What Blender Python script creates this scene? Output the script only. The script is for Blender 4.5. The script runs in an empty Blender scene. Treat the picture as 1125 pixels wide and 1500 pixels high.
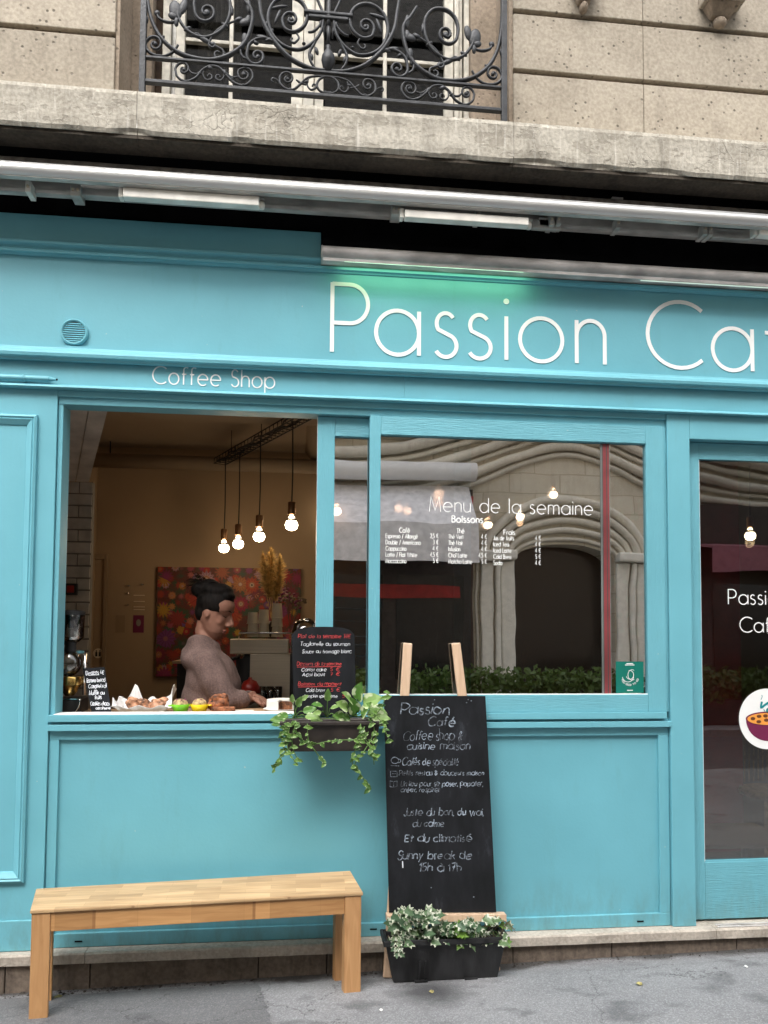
import bpy, math, random
from mathutils import Vector, Matrix, noise
random.seed(7)
R = math.radians
scene = bpy.context.scene
COL = scene.collection

# ------------------------------------------------------------------ camera
YAW, PITCH, ROLL = 0.109776634, 0.0513917005, 0.00643542203
F, CX, CY = 1127.0, 562.5, 871.93
CAM = Vector((0.0, -3.75, 1.6))
_cy, _sy = math.cos(YAW), math.sin(YAW)
FWD = Vector((_sy*math.cos(PITCH), _cy*math.cos(PITCH), math.sin(PITCH)))
_r = Vector((_cy, -_sy, 0)); _u = _r.cross(FWD)
RT = _r*math.cos(ROLL) + _u*math.sin(ROLL)
UP = -_r*math.sin(ROLL) + _u*math.cos(ROLL)
cd = bpy.data.cameras.new('camera'); cam = bpy.data.objects.new('camera', cd); COL.objects.link(cam)
cd.sensor_fit = 'VERTICAL'; cd.sensor_height = 24.0; cd.lens = F/1500*24.0
cd.shift_y = (CY-750)/1500
cd.clip_start = .05; cd.clip_end = 400
B = -FWD
cam.matrix_world = Matrix(((RT.x, UP.x, B.x, CAM.x), (RT.y, UP.y, B.y, CAM.y), (RT.z, UP.z, B.z, CAM.z), (0, 0, 0, 1)))
scene.camera = cam

def at(u, v, Y=0.0):
    """the real point at distance plane y = Y that was measured at (u, v) in the photograph"""
    d = FWD + RT*((u-CX)/F) - UP*((v-CY)/F)
    return CAM + d*((Y-CAM.y)/d.y)

# ------------------------------------------------------------------ light
w = bpy.data.worlds.new('World'); scene.world = w; w.use_nodes = True
nt = w.node_tree; nt.nodes.clear()
sky = nt.nodes.new('ShaderNodeTexSky'); sky.sky_type = 'NISHITA'; sky.sun_disc = False
SUN_EL, SUN_AZ = R(50), R(196)
sky.sun_elevation = SUN_EL; sky.sun_rotation = SUN_AZ; sky.air_density = 1.0; sky.dust_density = 4.0; sky.ozone_density = 1.0
hs = nt.nodes.new('ShaderNodeHueSaturation'); hs.inputs['Saturation'].default_value = .22
bg = nt.nodes.new('ShaderNodeBackground'); bg.inputs['Strength'].default_value = .15
wo = nt.nodes.new('ShaderNodeOutputWorld')
nt.links.new(sky.outputs[0], hs.inputs['Color']); nt.links.new(hs.outputs[0], bg.inputs['Color']); nt.links.new(bg.outputs[0], wo.inputs[0])
sd = bpy.data.lights.new('sun', 'SUN'); sd.energy = .7; sd.angle = R(50); sd.color = (1, .96, .9)
sun = bpy.data.objects.new('sun', sd); COL.objects.link(sun)
sdir = Vector((math.sin(SUN_AZ)*math.cos(SUN_EL), math.cos(SUN_AZ)*math.cos(SUN_EL), math.sin(SUN_EL)))
sun.rotation_euler = (-sdir).to_track_quat('-Z', 'Y').to_euler(); sun.location = (0, -5, 12)
vs = scene.view_settings; vs.view_transform = 'Standard'; vs.look = 'None'; vs.gamma = 1; vs.use_curve_mapping = False
vs.exposure = 1.94
scene.render.engine = 'CYCLES'
scene.cycles.max_bounces = 8; scene.cycles.transparent_max_bounces = 16; scene.cycles.caustics_reflective = False; scene.cycles.caustics_refractive = False
scene.cycles.use_denoising = True; scene.cycles.sample_clamp_indirect = 6

# ------------------------------------------------------------------ materials
def nodes(name):
    m = bpy.data.materials.new(name); m.use_nodes = True
    return m, m.node_tree, m.node_tree.nodes['Principled BSDF']
def N(t, kind, **kw):
    n = t.nodes.new('ShaderNode'+kind)
    for k, v in kw.items():
        if k in n.inputs: n.inputs[k].default_value = v
        else: setattr(n, k, v)
    return n
def ramp(t, fac, stops):
    r = t.nodes.new('ShaderNodeValToRGB'); e = r.color_ramp.elements
    while len(e) < len(stops): e.new(.5)
    for q, (p, c) in zip(e, stops):
        q.position = p; q.color = (*c, 1) if len(c) == 3 else c
    t.links.new(fac, r.inputs[0]); return r.outputs[0]
def mixc(t, fac, a, b, mode='MIX'):
    m = t.nodes.new('ShaderNodeMix'); m.data_type = 'RGBA'; m.blend_type = mode
    for s, x in ((m.inputs[0], fac), (m.inputs[6], a), (m.inputs[7], b)):
        if hasattr(x, 'links'): t.links.new(x, s)
        else: s.default_value = x if isinstance(x, float) else (*x, 1)
    return m.outputs[2]
def mt(t, op, a, b=0.0):
    m = t.nodes.new('ShaderNodeMath'); m.operation = op
    for s, x in zip(m.inputs, (a, b)):
        if hasattr(x, 'links'): t.links.new(x, s)
        else: s.default_value = x
    return m.outputs[0]
def pos(t, scale=(1, 1, 1)):
    g = N(t, 'NewGeometry'); mp = N(t, 'Mapping'); mp.inputs['Scale'].default_value = scale
    t.links.new(g.outputs['Position'], mp.inputs[0]); return mp.outputs[0]
def tex(t, kind, vec, **kw):
    n = N(t, 'Tex'+kind, **kw); t.links.new(vec, n.inputs['Vector']); return n
def bump(t, bs, h, strength=.3, dist=.01):
    b = N(t, 'Bump', Strength=strength, Distance=dist); t.links.new(h, b.inputs['Height']); t.links.new(b.outputs[0], bs.inputs['Normal'])
def simple(name, c, rough=.5, metal=0., var=.12, scale=8., bstr=0., bscale=60., stretch=(1, 1, 1), spec=.5, emit=None):
    m, t, b = nodes(name)
    p = pos(t, stretch)
    n = tex(t, 'Noise', p, Scale=scale, Detail=6.)
    dark = tuple(x*(1-var*1.6) for x in c); lite = tuple(min(1, x*(1+var)) for x in c)
    t.links.new(ramp(t, n.outputs[0], [(.3, dark), (.7, lite)]), b.inputs['Base Color'])
    b.inputs['Roughness'].default_value = rough; b.inputs['Metallic'].default_value = metal
    b.inputs['Specular IOR Level'].default_value = spec
    if bstr:
        n2 = tex(t, 'Noise', p, Scale=bscale, Detail=5.); bump(t, b, n2.outputs[0], bstr, .004)
    if emit:
        b.inputs['Emission Color'].default_value = (*emit[0], 1); b.inputs['Emission Strength'].default_value = emit[1]
    return m

def teal_paint(name, k=1.0, grain=None):
    m, t, b = nodes(name)
    p = pos(t)
    n = tex(t, 'Noise', p, Scale=2.2, Detail=5.)
    c = ramp(t, n.outputs[0], [(.3, (.138*k, .395*k, .468*k)), (.7, (.160*k, .450*k, .532*k))])
    sm = tex(t, 'Noise', pos(t, (1, 1, .25)), Scale=9., Detail=8., Roughness=.7)
    c = mixc(t, ramp(t, sm.outputs[0], [(.56, (0, 0, 0)), (.8, (.35,)*3)]), c, (.12, .30, .32))
    sz = N(t, 'SeparateXYZ'); t.links.new(p, sz.inputs[0])
    gr = tex(t, 'Noise', pos(t, (3, 3, 1)), Scale=5., Detail=7., Roughness=.7)
    low = mt(t, 'MULTIPLY', ramp(t, sz.outputs[2], [(.16, (1, 1, 1)), (.42, (0, 0, 0))]), ramp(t, gr.outputs[0], [(.42, (0, 0, 0)), (.7, (.6,)*3)]))
    c = mixc(t, low, c, (.13, .22, .21))
    ch_ = tex(t, 'Noise', p, Scale=38., Detail=3., Roughness=.5)
    c = mixc(t, ramp(t, ch_.outputs[0], [(.755, (0, 0, 0)), (.77, (.8,)*3)]), c, (.45, .52, .50))
    v = tex(t, 'Voronoi', p, Scale=16.)
    c = mixc(t, ramp(t, v.outputs['Distance'], [(.018, (.55,)*3), (.028, (0, 0, 0))]), c, (.30, .42, .40))
    t.links.new(c, b.inputs['Base Color'])
    t.links.new(ramp(t, sm.outputs[0], [(.3, (.38,)*3), (.8, (.62,)*3)]), b.inputs['Roughness'])
    b.inputs['Specular IOR Level'].default_value = .4
    if grain:
        g = tex(t, 'Noise', pos(t, grain), Scale=14., Detail=4., Distortion=.6)
        bump(t, b, g.outputs[0], .55, .006)
    else:
        g = tex(t, 'Noise', p, Scale=70., Detail=4.); bump(t, b, g.outputs[0], .12, .004)
    return m
M = {}
M['teal'] = teal_paint('teal_paint')
M['teal_grain_h'] = teal_paint('teal_paint_grain_across', 1.0, (1, 6, 22))
M['teal_grain_v'] = teal_paint('teal_paint_grain_upright', 1.0, (14, 6, 1))

def stone(name, c1, c2, stain=.5, pits=True, crackle=False):
    m, t, b = nodes(name)
    p = pos(t)
    oi = N(t, 'ObjectInfo')
    n = tex(t, 'Noise', p, Scale=3., Detail=8., Roughness=.65)
    c = ramp(t, n.outputs[0], [(.25, c1), (.62, c2)])
    f = tex(t, 'Noise', p, Scale=60., Detail=5.)
    c = mixc(t, .35, c, ramp(t, f.outputs[0], [(.35, tuple(x*.7 for x in c1)), (.65, tuple(min(1, x*1.15) for x in c2))]))
    s = tex(t, 'Noise', pos(t, (2.5, 2.5, .5)), Scale=3.5, Detail=9., Roughness=.7)
    c = mixc(t, ramp(t, s.outputs[0], [(.5, (0, 0, 0)), (.72, (stain,)*3)]), c, tuple(x*.42 for x in c1))
    hv = N(t, 'HueSaturation'); t.links.new(c, hv.inputs['Color'])
    t.links.new(mt(t, 'ADD', mt(t, 'MULTIPLY', oi.outputs['Random'], .18), .9), hv.inputs['Value'])
    c = hv.outputs[0]
    if pits:
        v = tex(t, 'Voronoi', p, Scale=26., Randomness=1.)
        big = tex(t, 'Noise', p, Scale=7., Detail=3.)
        mask = mt(t, 'MULTIPLY', ramp(t, v.outputs['Distance'], [(.12, (1, 1, 1)), (.21, (0, 0, 0))]), ramp(t, big.outputs[0], [(.43, (0, 0, 0)), (.55, (1, 1, 1))]))
        c = mixc(t, mt(t, 'MULTIPLY', mask, .75), c, tuple(x*.3 for x in c1))
        h = mt(t, 'SUBTRACT', mt(t, 'MULTIPLY', f.outputs[0], .5), mask)
    else:
        h = f.outputs[0]
    if crackle:
        wr = tex(t, 'Noise', p, Scale=6., Detail=4.); wv_ = N(t, 'VectorMath', operation='ADD'); sc_ = N(t, 'VectorMath', operation='SCALE'); sc_.inputs['Scale'].default_value = .25
        t.links.new(wr.outputs['Color'], sc_.inputs[0]); t.links.new(p, wv_.inputs[0]); t.links.new(sc_.outputs[0], wv_.inputs[1])
        ve = N(t, 'TexVoronoi', Scale=13.); ve.feature = 'DISTANCE_TO_EDGE'; t.links.new(wv_.outputs[0], ve.inputs['Vector'])
        mk = tex(t, 'Noise', p, Scale=4.5, Detail=4.)
        ck = mt(t, 'MULTIPLY', ramp(t, ve.outputs['Distance'], [(.0, (1, 1, 1)), (.030, (0, 0, 0))]), ramp(t, mk.outputs[0], [(.46, (0, 0, 0)), (.60, (1, 1, 1))]))
        c = mixc(t, mt(t, 'MULTIPLY', ck, .42), c, tuple(x*.35 for x in c1))
        pk = tex(t, 'Noise', pos(t, (1, 1, 2.2)), Scale=7., Detail=9., Roughness=.6)
        c = mixc(t, ramp(t, pk.outputs[0], [(.565, (0, 0, 0)), (.575, (.45,)*3)]), c, tuple(x*.72 for x in c1))
        dr_ = tex(t, 'Noise', pos(t, (16, 1, 1.1)), Scale=3., Detail=5.)
        c = mixc(t, ramp(t, dr_.outputs[0], [(.58, (0, 0, 0)), (.7, (.4,)*3)]), c, (.78, .75, .68))
        h = mt(t, 'SUBTRACT', h, mt(t, 'ADD', ck, mt(t, 'MULTIPLY', ramp(t, pk.outputs[0], [(.565, (0, 0, 0)), (.575, (1, 1, 1))]), .8)))
    t.links.new(c, b.inputs['Base Color']); b.inputs['Roughness'].default_value = .92
    bump(t, b, h, .5, .006)
    return m
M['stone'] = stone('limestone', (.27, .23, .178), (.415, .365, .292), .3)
M['stone_brown'] = stone('brown_limestone', (.21, .165, .12), (.34, .275, .21), .4)
M['ledge'] = stone('ledge_limestone', (.33, .295, .235), (.58, .54, .46), .6, False, True)
M['soffit'] = stone('shaded_soffit_stone', (.03, .025, .019), (.085, .068, .05), .6, False)  # shade of the ledge underside painted into a darker stone colour
M['step'] = stone('step_stone', (.38, .33, .27), (.55, .49, .42), .5, False)
M['base'] = stone('base_stone', (.09, .07, .055), (.20, .155, .12), .8, False)
def add_joints(m):
    t = m.node_tree; b = t.nodes['Principled BSDF']; src = b.inputs['Base Color'].links[0].from_socket
    g = N(t, 'NewGeometry'); sp = N(t, 'SeparateXYZ'); cb = N(t, 'CombineXYZ'); t.links.new(g.outputs['Position'], sp.inputs[0]); t.links.new(sp.outputs[0], cb.inputs[0]); t.links.new(sp.outputs[2], cb.inputs[1])
    br = tex(t, 'Brick', cb.outputs[0], Scale=1.0); br.inputs['Brick Width'].default_value = 1.1; br.inputs['Row Height'].default_value = .42; br.inputs['Mortar Size'].default_value = .012
    br.inputs['Color1'].default_value = (1, 1, 1, 1); br.inputs['Color2'].default_value = (.86, .85, .82, 1); br.inputs['Mortar'].default_value = (.68, .66, .62, 1)
    t.links.new(mixc(t, 1.0, src, br.outputs['Color'], 'MULTIPLY'), b.inputs['Base Color'])
M['opp_plain'] = stone('opposite_moulding_stone', (.66, .62, .52), (.80, .76, .66), .3, False)
M['opp'] = stone('opposite_limestone', (.68, .62, .50), (.80, .75, .63), .25, False)

add_joints(M['opp'])
def asphalt(name, k):
    m, t, b = nodes(name)
    p = pos(t)
    n = tex(t, 'Noise', p, Scale=1.6, Detail=7., Roughness=.65)
    c = ramp(t, n.outputs[0], [(.3, tuple(x*k for x in (.105, .105, .11))), (.7, tuple(x*k for x in (.165, .165, .17)))])
    v = tex(t, 'Voronoi', p, Scale=190.)
    c = mixc(t, .28, c, ramp(t, v.outputs['Color'], [(.2, (.07*k,)*3), (.6, (.15*k,)*3), (.93, (.36*k,)*3)]))
    s = tex(t, 'Noise', pos(t, (1, 1.4, 1)), Scale=4.2, Detail=4.)
    c = mixc(t, ramp(t, s.outputs[0], [(.56, (0, 0, 0)), (.68, (.5,)*3)]), c, (.055, .055, .06))
    g = N(t, 'NewGeometry')                    # wet patch under the trough
    d = N(t, 'VectorMath', operation='DISTANCE'); d.inputs[1].default_value = (.60, -.34, .04); t.links.new(g.outputs['Position'], d.inputs[0])
    dn = mt(t, 'ADD', d.outputs['Value'], mt(t, 'MULTIPLY', mt(t, 'SUBTRACT', s.outputs[0], .5), .35))
    c = mixc(t, ramp(t, dn, [(.08, (.8,)*3), (.21, (0, 0, 0))]), c, (.03, .03, .032))
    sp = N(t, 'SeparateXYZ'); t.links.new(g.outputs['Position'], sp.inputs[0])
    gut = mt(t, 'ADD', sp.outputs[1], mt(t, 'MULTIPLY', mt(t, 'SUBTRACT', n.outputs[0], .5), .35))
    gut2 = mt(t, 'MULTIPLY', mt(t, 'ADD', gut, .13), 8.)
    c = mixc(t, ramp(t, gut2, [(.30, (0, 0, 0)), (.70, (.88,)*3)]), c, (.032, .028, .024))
    ve = N(t, 'TexVoronoi', Scale=1.1); ve.feature = 'DISTANCE_TO_EDGE'
    wv_ = N(t, 'VectorMath', operation='ADD'); sc_ = N(t, 'VectorMath', operation='SCALE'); sc_.inputs['Scale'].default_value = .5
    t.links.new(n.outputs['Color'], sc_.inputs[0]); t.links.new(g.outputs['Position'], wv_.inputs[0]); t.links.new(sc_.outputs[0], wv_.inputs[1]); t.links.new(wv_.outputs[0], ve.inputs['Vector'])
    c = mixc(t, ramp(t, ve.outputs['Distance'], [(.0, (.7,)*3), (.0035, (0, 0, 0))]), c, (.03, .03, .03))
    gum = tex(t, 'Voronoi', p, Scale=4.5)
    c = mixc(t, ramp(t, gum.outputs['Distance'], [(.045, (.5,)*3), (.055, (0, 0, 0))]), c, (.06, .06, .065))
    t.links.new(c, b.inputs['Base Color']); b.inputs['Roughness'].default_value = .85
    bump(t, b, v.outputs['Distance'], .6, .004)
    return m
M['asphalt'] = asphalt('asphalt', 1.65)
M['asphalt_dark'] = asphalt('asphalt_dark', 1.05)
M['grout'] = simple('gutter_grime', (.05, .042, .035), .95, var=.5, scale=40., bstr=.8, bscale=90.)

def wood(name, c1, c2, staves=True, stretch=(1.2, 14, 14), rough=.42):
    m, t, b = nodes(name)
    p = pos(t, stretch)
    n = tex(t, 'Noise', p, Scale=3.5, Detail=7., Distortion=.8)
    c = ramp(t, n.outputs[0], [(.28, c1), (.72, c2)])
    if staves:
        br = tex(t, 'Brick', pos(t), Scale=1.0)
        br.inputs['Brick Width'].default_value = .22; br.inputs['Row Height'].default_value = .04; br.inputs['Mortar Size'].default_value = .0004
        br.inputs['Color1'].default_value = (1.12, 1.1, 1.05, 1); br.inputs['Color2'].default_value = (.80, .76, .70, 1); br.inputs['Mortar'].default_value = (.62, .55, .5, 1)
        c = mixc(t, 1.0, c, br.outputs['Color'], 'MULTIPLY')
    t.links.new(c, b.inputs['Base Color']); b.inputs['Roughness'].default_value = rough
    bump(t, b, n.outputs[0], .12, .002)
    return m
M['oak_top'] = wood('rubberwood_top', (.42, .275, .145), (.62, .43, .245))
M['oak'] = wood('rubberwood_rail', (.42, .215, .085), (.58, .33, .145), True)
M['oak_leg'] = wood('rubberwood_leg', (.40, .20, .08), (.56, .315, .14), False, (14, 14, 1.2))
M['pine'] = wood('pale_beech', (.55, .38, .25), (.68, .49, .34), False, (14, 14, 1.2))
M['board_wood'] = wood('counter_wood', (.30, .18, .10), (.46, .29, .16), False)
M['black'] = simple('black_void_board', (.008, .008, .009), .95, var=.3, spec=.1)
M['black_plastic'] = simple('black_plastic', (.017, .017, .018), .5, var=.6, scale=9., bstr=.25, bscale=90., stretch=(2, 2, .6))
M['brown_plastic'] = simple('dark_brown_plastic', (.035, .027, .023), .5, var=.3, scale=14.)
M['iron'] = simple('painted_iron', (.027, .029, .033), .5, .25, var=.3, scale=20., bstr=.4, bscale=90.)
M['alu'] = simple('white_aluminium', (.70, .70, .69), .33, .55, var=.05, scale=5., stretch=(.3, 1, 1))
M['alu_grey'] = simple('grey_lacquered_metal', (.46, .45, .42), .55, .1, var=.25, scale=18., stretch=(.4, 1, 1), bstr=.1)
M['alu_cream'] = simple('cream_lacquered_metal', (.84, .81, .74), .5, .0, var=.12, scale=10.)
M['box_grey'] = simple('weathered_grey_metal', (.52, .49, .47), .6, .1, var=.25, scale=14., stretch=(.5, 1, 1))
M['fabric_grey'] = simple('grey_awning_cloth', (.17, .155, .14), .95, var=.3, scale=30.)
M['white'] = simple('white_vinyl', (.88, .88, .86), .5, var=.03)
M['white_glaze'] = simple('white_porcelain', (.78, .76, .72), .25, var=.04)
M['paper'] = simple('white_paper', (.74, .73, .71), .8, var=.05, bstr=.5, bscale=30.)
M['cup'] = simple('cream_paper_cup', (.80, .68, .50), .7, var=.08)
M['cream_frame'] = simple('aged_cream_paint', (.50, .47, .40), .6, var=.22, scale=20., bstr=.2)
M['curtain'] = simple('white_curtain', (.62, .60, .56), .9, var=.1)
M['rust'] = simple('rusty_gap', (.05, .028, .015), .9, var=.5, scale=20.)
M['tan'] = simple('tan_wall_paint', (.38, .275, .175), .9, var=.05, scale=2.)
M['tan2'] = simple('tan_trim_paint', (.30, .215, .135), .8, var=.05, scale=2.)
M['ceil'] = simple('beige_ceiling', (.30, .235, .165), .9, var=.06, scale=2.)
M['brick'] = simple('white_painted_brick', (.56, .52, .46), .7, var=.16, scale=9., bstr=.5, bscale=30.)
M['mortar'] = simple('brick_mortar', (.27, .25, .22), .95, var=.1)
M['floor'] = wood('dark_plank_floor', (.06, .035, .02), (.13, .08, .045), True, (1.2, 14, 14), .4)
m, t, b = nodes('blackboard')
a_ = tex(t, 'Noise', pos(t, (2.5, 1, 1)), Scale=5., Detail=8., Roughness=.65)
t.links.new(ramp(t, a_.outputs[0], [(.35, (.007, .008, .009)), (.62, (.014, .015, .018)), (.8, (.045, .05, .06))]), b.inputs['Base Color']); b.inputs['Roughness'].default_value = .85; b.inputs['Specular IOR Level'].default_value = .2; M['slate'] = m
M['brass'] = simple('brushed_copper', (.42, .24, .13), .32, .9, var=.1)
M['gold'] = simple('brass', (.70, .48, .16), .25, 1., var=.1)
M['steel'] = simple('brushed_steel', (.62, .53, .40), .40, .35, var=.08, stretch=(.2, 1, 8))
M['chrome'] = simple('chrome', (.75, .74, .72), .12, 1., var=.03)
M['bulb'] = simple('lit_bulb', (1, .9, .75), .3, var=0, emit=((1, .80, .55), 6.))
M['led'] = simple('green_led_strip', (.8, 1, .85), .4, var=0, emit=((.85, 1, .86), .16))
M['red'] = simple('red_enamel', (.36, .02, .015), .3, var=.1)
M['overlay_grey'] = simple('grey_overlay', (.17, .19, .18), .4, var=.3, scale=3.)
M['overlay_dark'] = simple('dark_grey_overlay', (.07, .07, .065), .4, var=.3, scale=3.)
M['overlay_red'] = simple('red_overlay', (.26, .05, .055), .4, var=.35, scale=3.)
M['ribbon_red'] = simple('red_ribbon', (.60, .06, .07), .6, var=.1)
M['opp_col'] = simple('white_lime_render', (.86, .84, .76), .9, var=.08)
M['red_dark'] = simple('dull_red', (.34, .025, .02), .6, var=.15)
M['green_bowl'] = simple('lime_ceramic', (.17, .50, .02), .2, var=.05)
M['yellow_bowl'] = simple('yellow_ceramic', (.78, .55, .01), .2, var=.05)
M['crumb'] = simple('muffin_crumb', (.48, .34, .17), .9, var=.5, scale=60., bstr=1., bscale=90.)
M['crust'] = simple('fruit_loaf', (.26, .09, .035), .7, var=.8, scale=55., bstr=1., bscale=60.)
M['icing'] = simple('cake_icing', (.75, .72, .66), .6, var=.08, bstr=.6, bscale=40.)
M['cake'] = simple('carrot_cake_crumb', (.22, .09, .04), .9, var=.5, scale=60., bstr=1.)
M['pastry'] = simple('glazed_pastry', (.50, .25, .14), .5, var=.6, scale=45., bstr=1., bscale=60.)
M['soil'] = simple('potting_soil', (.022, .016, .012), 1., var=.6, scale=60., bstr=1., bscale=80.)
M['skin'] = simple('skin', (.27, .13, .088), .55, var=.06, scale=20., spec=.3)
M['lip'] = simple('lip', (.36, .12, .10), .5)
M['hair'] = simple('dark_hair', (.007, .005, .004), .7, var=.5, scale=60., stretch=(1, 1, .2), bstr=.8, bscale=50., spec=.12)
M['trouser'] = simple('dark_denim', (.03, .035, .06), .9)
M['pampas'] = simple('pampas_plume', (.70, .48, .18), .95, var=.35, scale=40.)
M['vine_stem'] = simple('green_stem', (.10, .20, .04), .6)
M['twig'] = simple('brown_twig', (.16, .12, .07), .8)
M['rope'] = simple('black_cable', (.01, .01, .01), .6)
M['rattan'] = simple('rattan', (.40, .27, .14), .7, var=.3, scale=40.)
M['road'] = asphalt('road_asphalt', .7)
M['awn_pink'] = simple('pink_awning', (.44, .17, .22), .9)
M['awn_white'] = simple('pale_grey_awning', (.80, .80, .82), .8)
M['dark_glass'] = simple('dark_shop_glass', (.02, .02, .02), .15)
M['logo_purple'] = simple('plum_print', (.16, .012, .06), .5, var=.02)
M['logo_orange'] = simple('orange_print', (.90, .36, .06), .5, var=.05)
M['logo_brown'] = simple('brown_print', (.14, .04, .012), .5, var=.02)
M['logo_teal'] = simple('teal_print', (.0, .24, .27), .5, var=.02)
M['sticker'] = simple('green_sticker', (.0, .16, .12), .5, var=.02)
M['leaf_litter'] = simple('dry_leaf', (.42, .36, .14), .8, var=.4, scale=60.)

# knitted wool
m, t, b = nodes('mauve_knit')
wv = tex(t, 'Wave', pos(t, (1, .6, .25)), Scale=48., Distortion=3., Detail=2.)
nz = tex(t, 'Noise', pos(t), Scale=110., Detail=3.)
nl = tex(t, 'Noise', pos(t), Scale=12., Detail=4.)
c = mixc(t, .55, ramp(t, wv.outputs[0], [(0, (.095, .06, .052)), (1, (.165, .105, .09))]), ramp(t, nz.outputs[0], [(.3, (.055, .034, .03)), (.7, (.24, .155, .13))]))
c = mixc(t, .4, c, ramp(t, nl.outputs[0], [(.35, (.08, .05, .045)), (.65, (.18, .115, .10))]))
t.links.new(c, b.inputs['Base Color']); b.inputs['Roughness'].default_value = .95
bump(t, b, mt(t, 'ADD', mt(t, 'MULTIPLY', wv.outputs[0], .6), nz.outputs[0]), .6, .004); M['knit'] = m

# chalk
def chalk(name, c, lo=.38, hi=.55):
    m, t, b = nodes(name)
    n = tex(t, 'Noise', pos(t), Scale=95., Detail=3.)
    n2 = tex(t, 'Noise', pos(t), Scale=9., Detail=2.)
    f = mt(t, 'ADD', mt(t, 'MULTIPLY', n.outputs[0], .55), mt(t, 'MULTIPLY', n2.outputs[0], .45))
    t.links.new(ramp(t, f, [(lo, (.06, .065, .075)), (hi, c)]), b.inputs['Base Color']); b.inputs['Roughness'].default_value = .95
    return m
M['chalk'] = chalk('blue_white_chalk', (.40, .47, .56), .43, .66)
M['chalk_white'] = chalk('white_chalk_marker', (.72, .74, .78), .25, .42)
M['chalk_red'] = chalk('red_chalk_marker', (.62, .07, .07), .25, .5)

# window glass: a thin pane, part mirror, part clear
def glass(name, refl, tint, wav=.0):
    m = bpy.data.materials.new(name); m.use_nodes = True; t = m.node_tree; t.nodes.clear()
    o = N(t, 'OutputMaterial'); mx = N(t, 'MixShader'); tr = N(t, 'BsdfTransparent'); gl = N(t, 'BsdfGlossy')
    tr.inputs['Color'].default_value = (*tint, 1); gl.inputs['Roughness'].default_value = .0
    fr = N(t, 'Fresnel', IOR=1.5)
    f = mt(t, 'ADD', mt(t, 'MULTIPLY', fr.outputs[0], 1.2), refl)
    t.links.new(f, mx.inputs[0]); t.links.new(tr.outputs[0], mx.inputs[1]); t.links.new(gl.outputs[0], mx.inputs[2]); t.links.new(mx.outputs[0], o.inputs[0])
    if wav:
        n = tex(t, 'Noise', pos(t, (1, 1, 1)), Scale=1.7, Detail=2.)
        bp = N(t, 'Bump', Strength=1., Distance=wav); t.links.new(n.outputs[0], bp.inputs['Height'])
        t.links.new(bp.outputs[0], gl.inputs['Normal'])
    return m
M['glass'] = glass('window_glass', .56, (.88, .82, .80), .0010)
M['door_glass'] = glass('door_glass', .15, (.75, .76, .74), .0016)
M['glass_dark'] = glass('upper_window_glass', .0, (.45, .45, .43), .0012)
M['glass_clear'] = glass('thin_clear_glass', .09, (.92, .93, .92))

# leaves
def leaf_mat(name, g1, g2, cream, amount):
    m, t, b = nodes(name)
    tc = N(t, 'TexCoord'); oi = N(t, 'ObjectInfo')
    n = tex(t, 'Noise', tc.outputs['Object'], Scale=2.6, Detail=3.)
    g = mixc(t, oi.outputs['Random'], g1, g2)
    ed = N(t, 'SeparateXYZ'); t.links.new(tc.outputs['Object'], ed.inputs[0])
    k = mt(t, 'ADD', mt(t, 'ABSOLUTE', ed.outputs[0]), mt(t, 'MULTIPLY', n.outputs[0], 1.1))
    c = mixc(t, ramp(t, k, [(amount, (0, 0, 0)), (amount+.09, (1, 1, 1))]), g, cream)
    t.links.new(c, b.inputs['Base Color']); b.inputs['Roughness'].default_value = .42
    b.inputs['Subsurface Weight'].default_value = 0
    tl = N(t, 'BsdfTranslucent'); t.links.new(c, tl.inputs[0]); mx = N(t, 'MixShader'); mx.inputs[0].default_value = .25
    o = t.nodes['Material Output']; t.links.new(b.outputs[0], mx.inputs[1]); t.links.new(tl.outputs[0], mx.inputs[2]); t.links.new(mx.outputs[0], o.inputs[0])
    return m
M['pothos'] = leaf_mat('variegated_green_leaf', (.10, .24, .04), (.30, .46, .14), (.66, .74, .45), .78)
M['trailer'] = leaf_mat('trailing_green_leaf', (.04, .11, .018), (.17, .32, .06), (.40, .50, .22), .90)
M['ivy'] = leaf_mat('cream_edged_ivy_leaf', (.05, .105, .055), (.14, .22, .10), (.58, .60, .47), .80)
M['ivy_green'] = leaf_mat('green_ivy_leaf', (.10, .22, .03), (.2, .34, .06), (.4, .5, .2), 1.25)
M['hedge'] = leaf_mat('hedge_leaf', (.07, .13, .03), (.12, .20, .045), (.2, .3, .08), 1.3)

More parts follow.
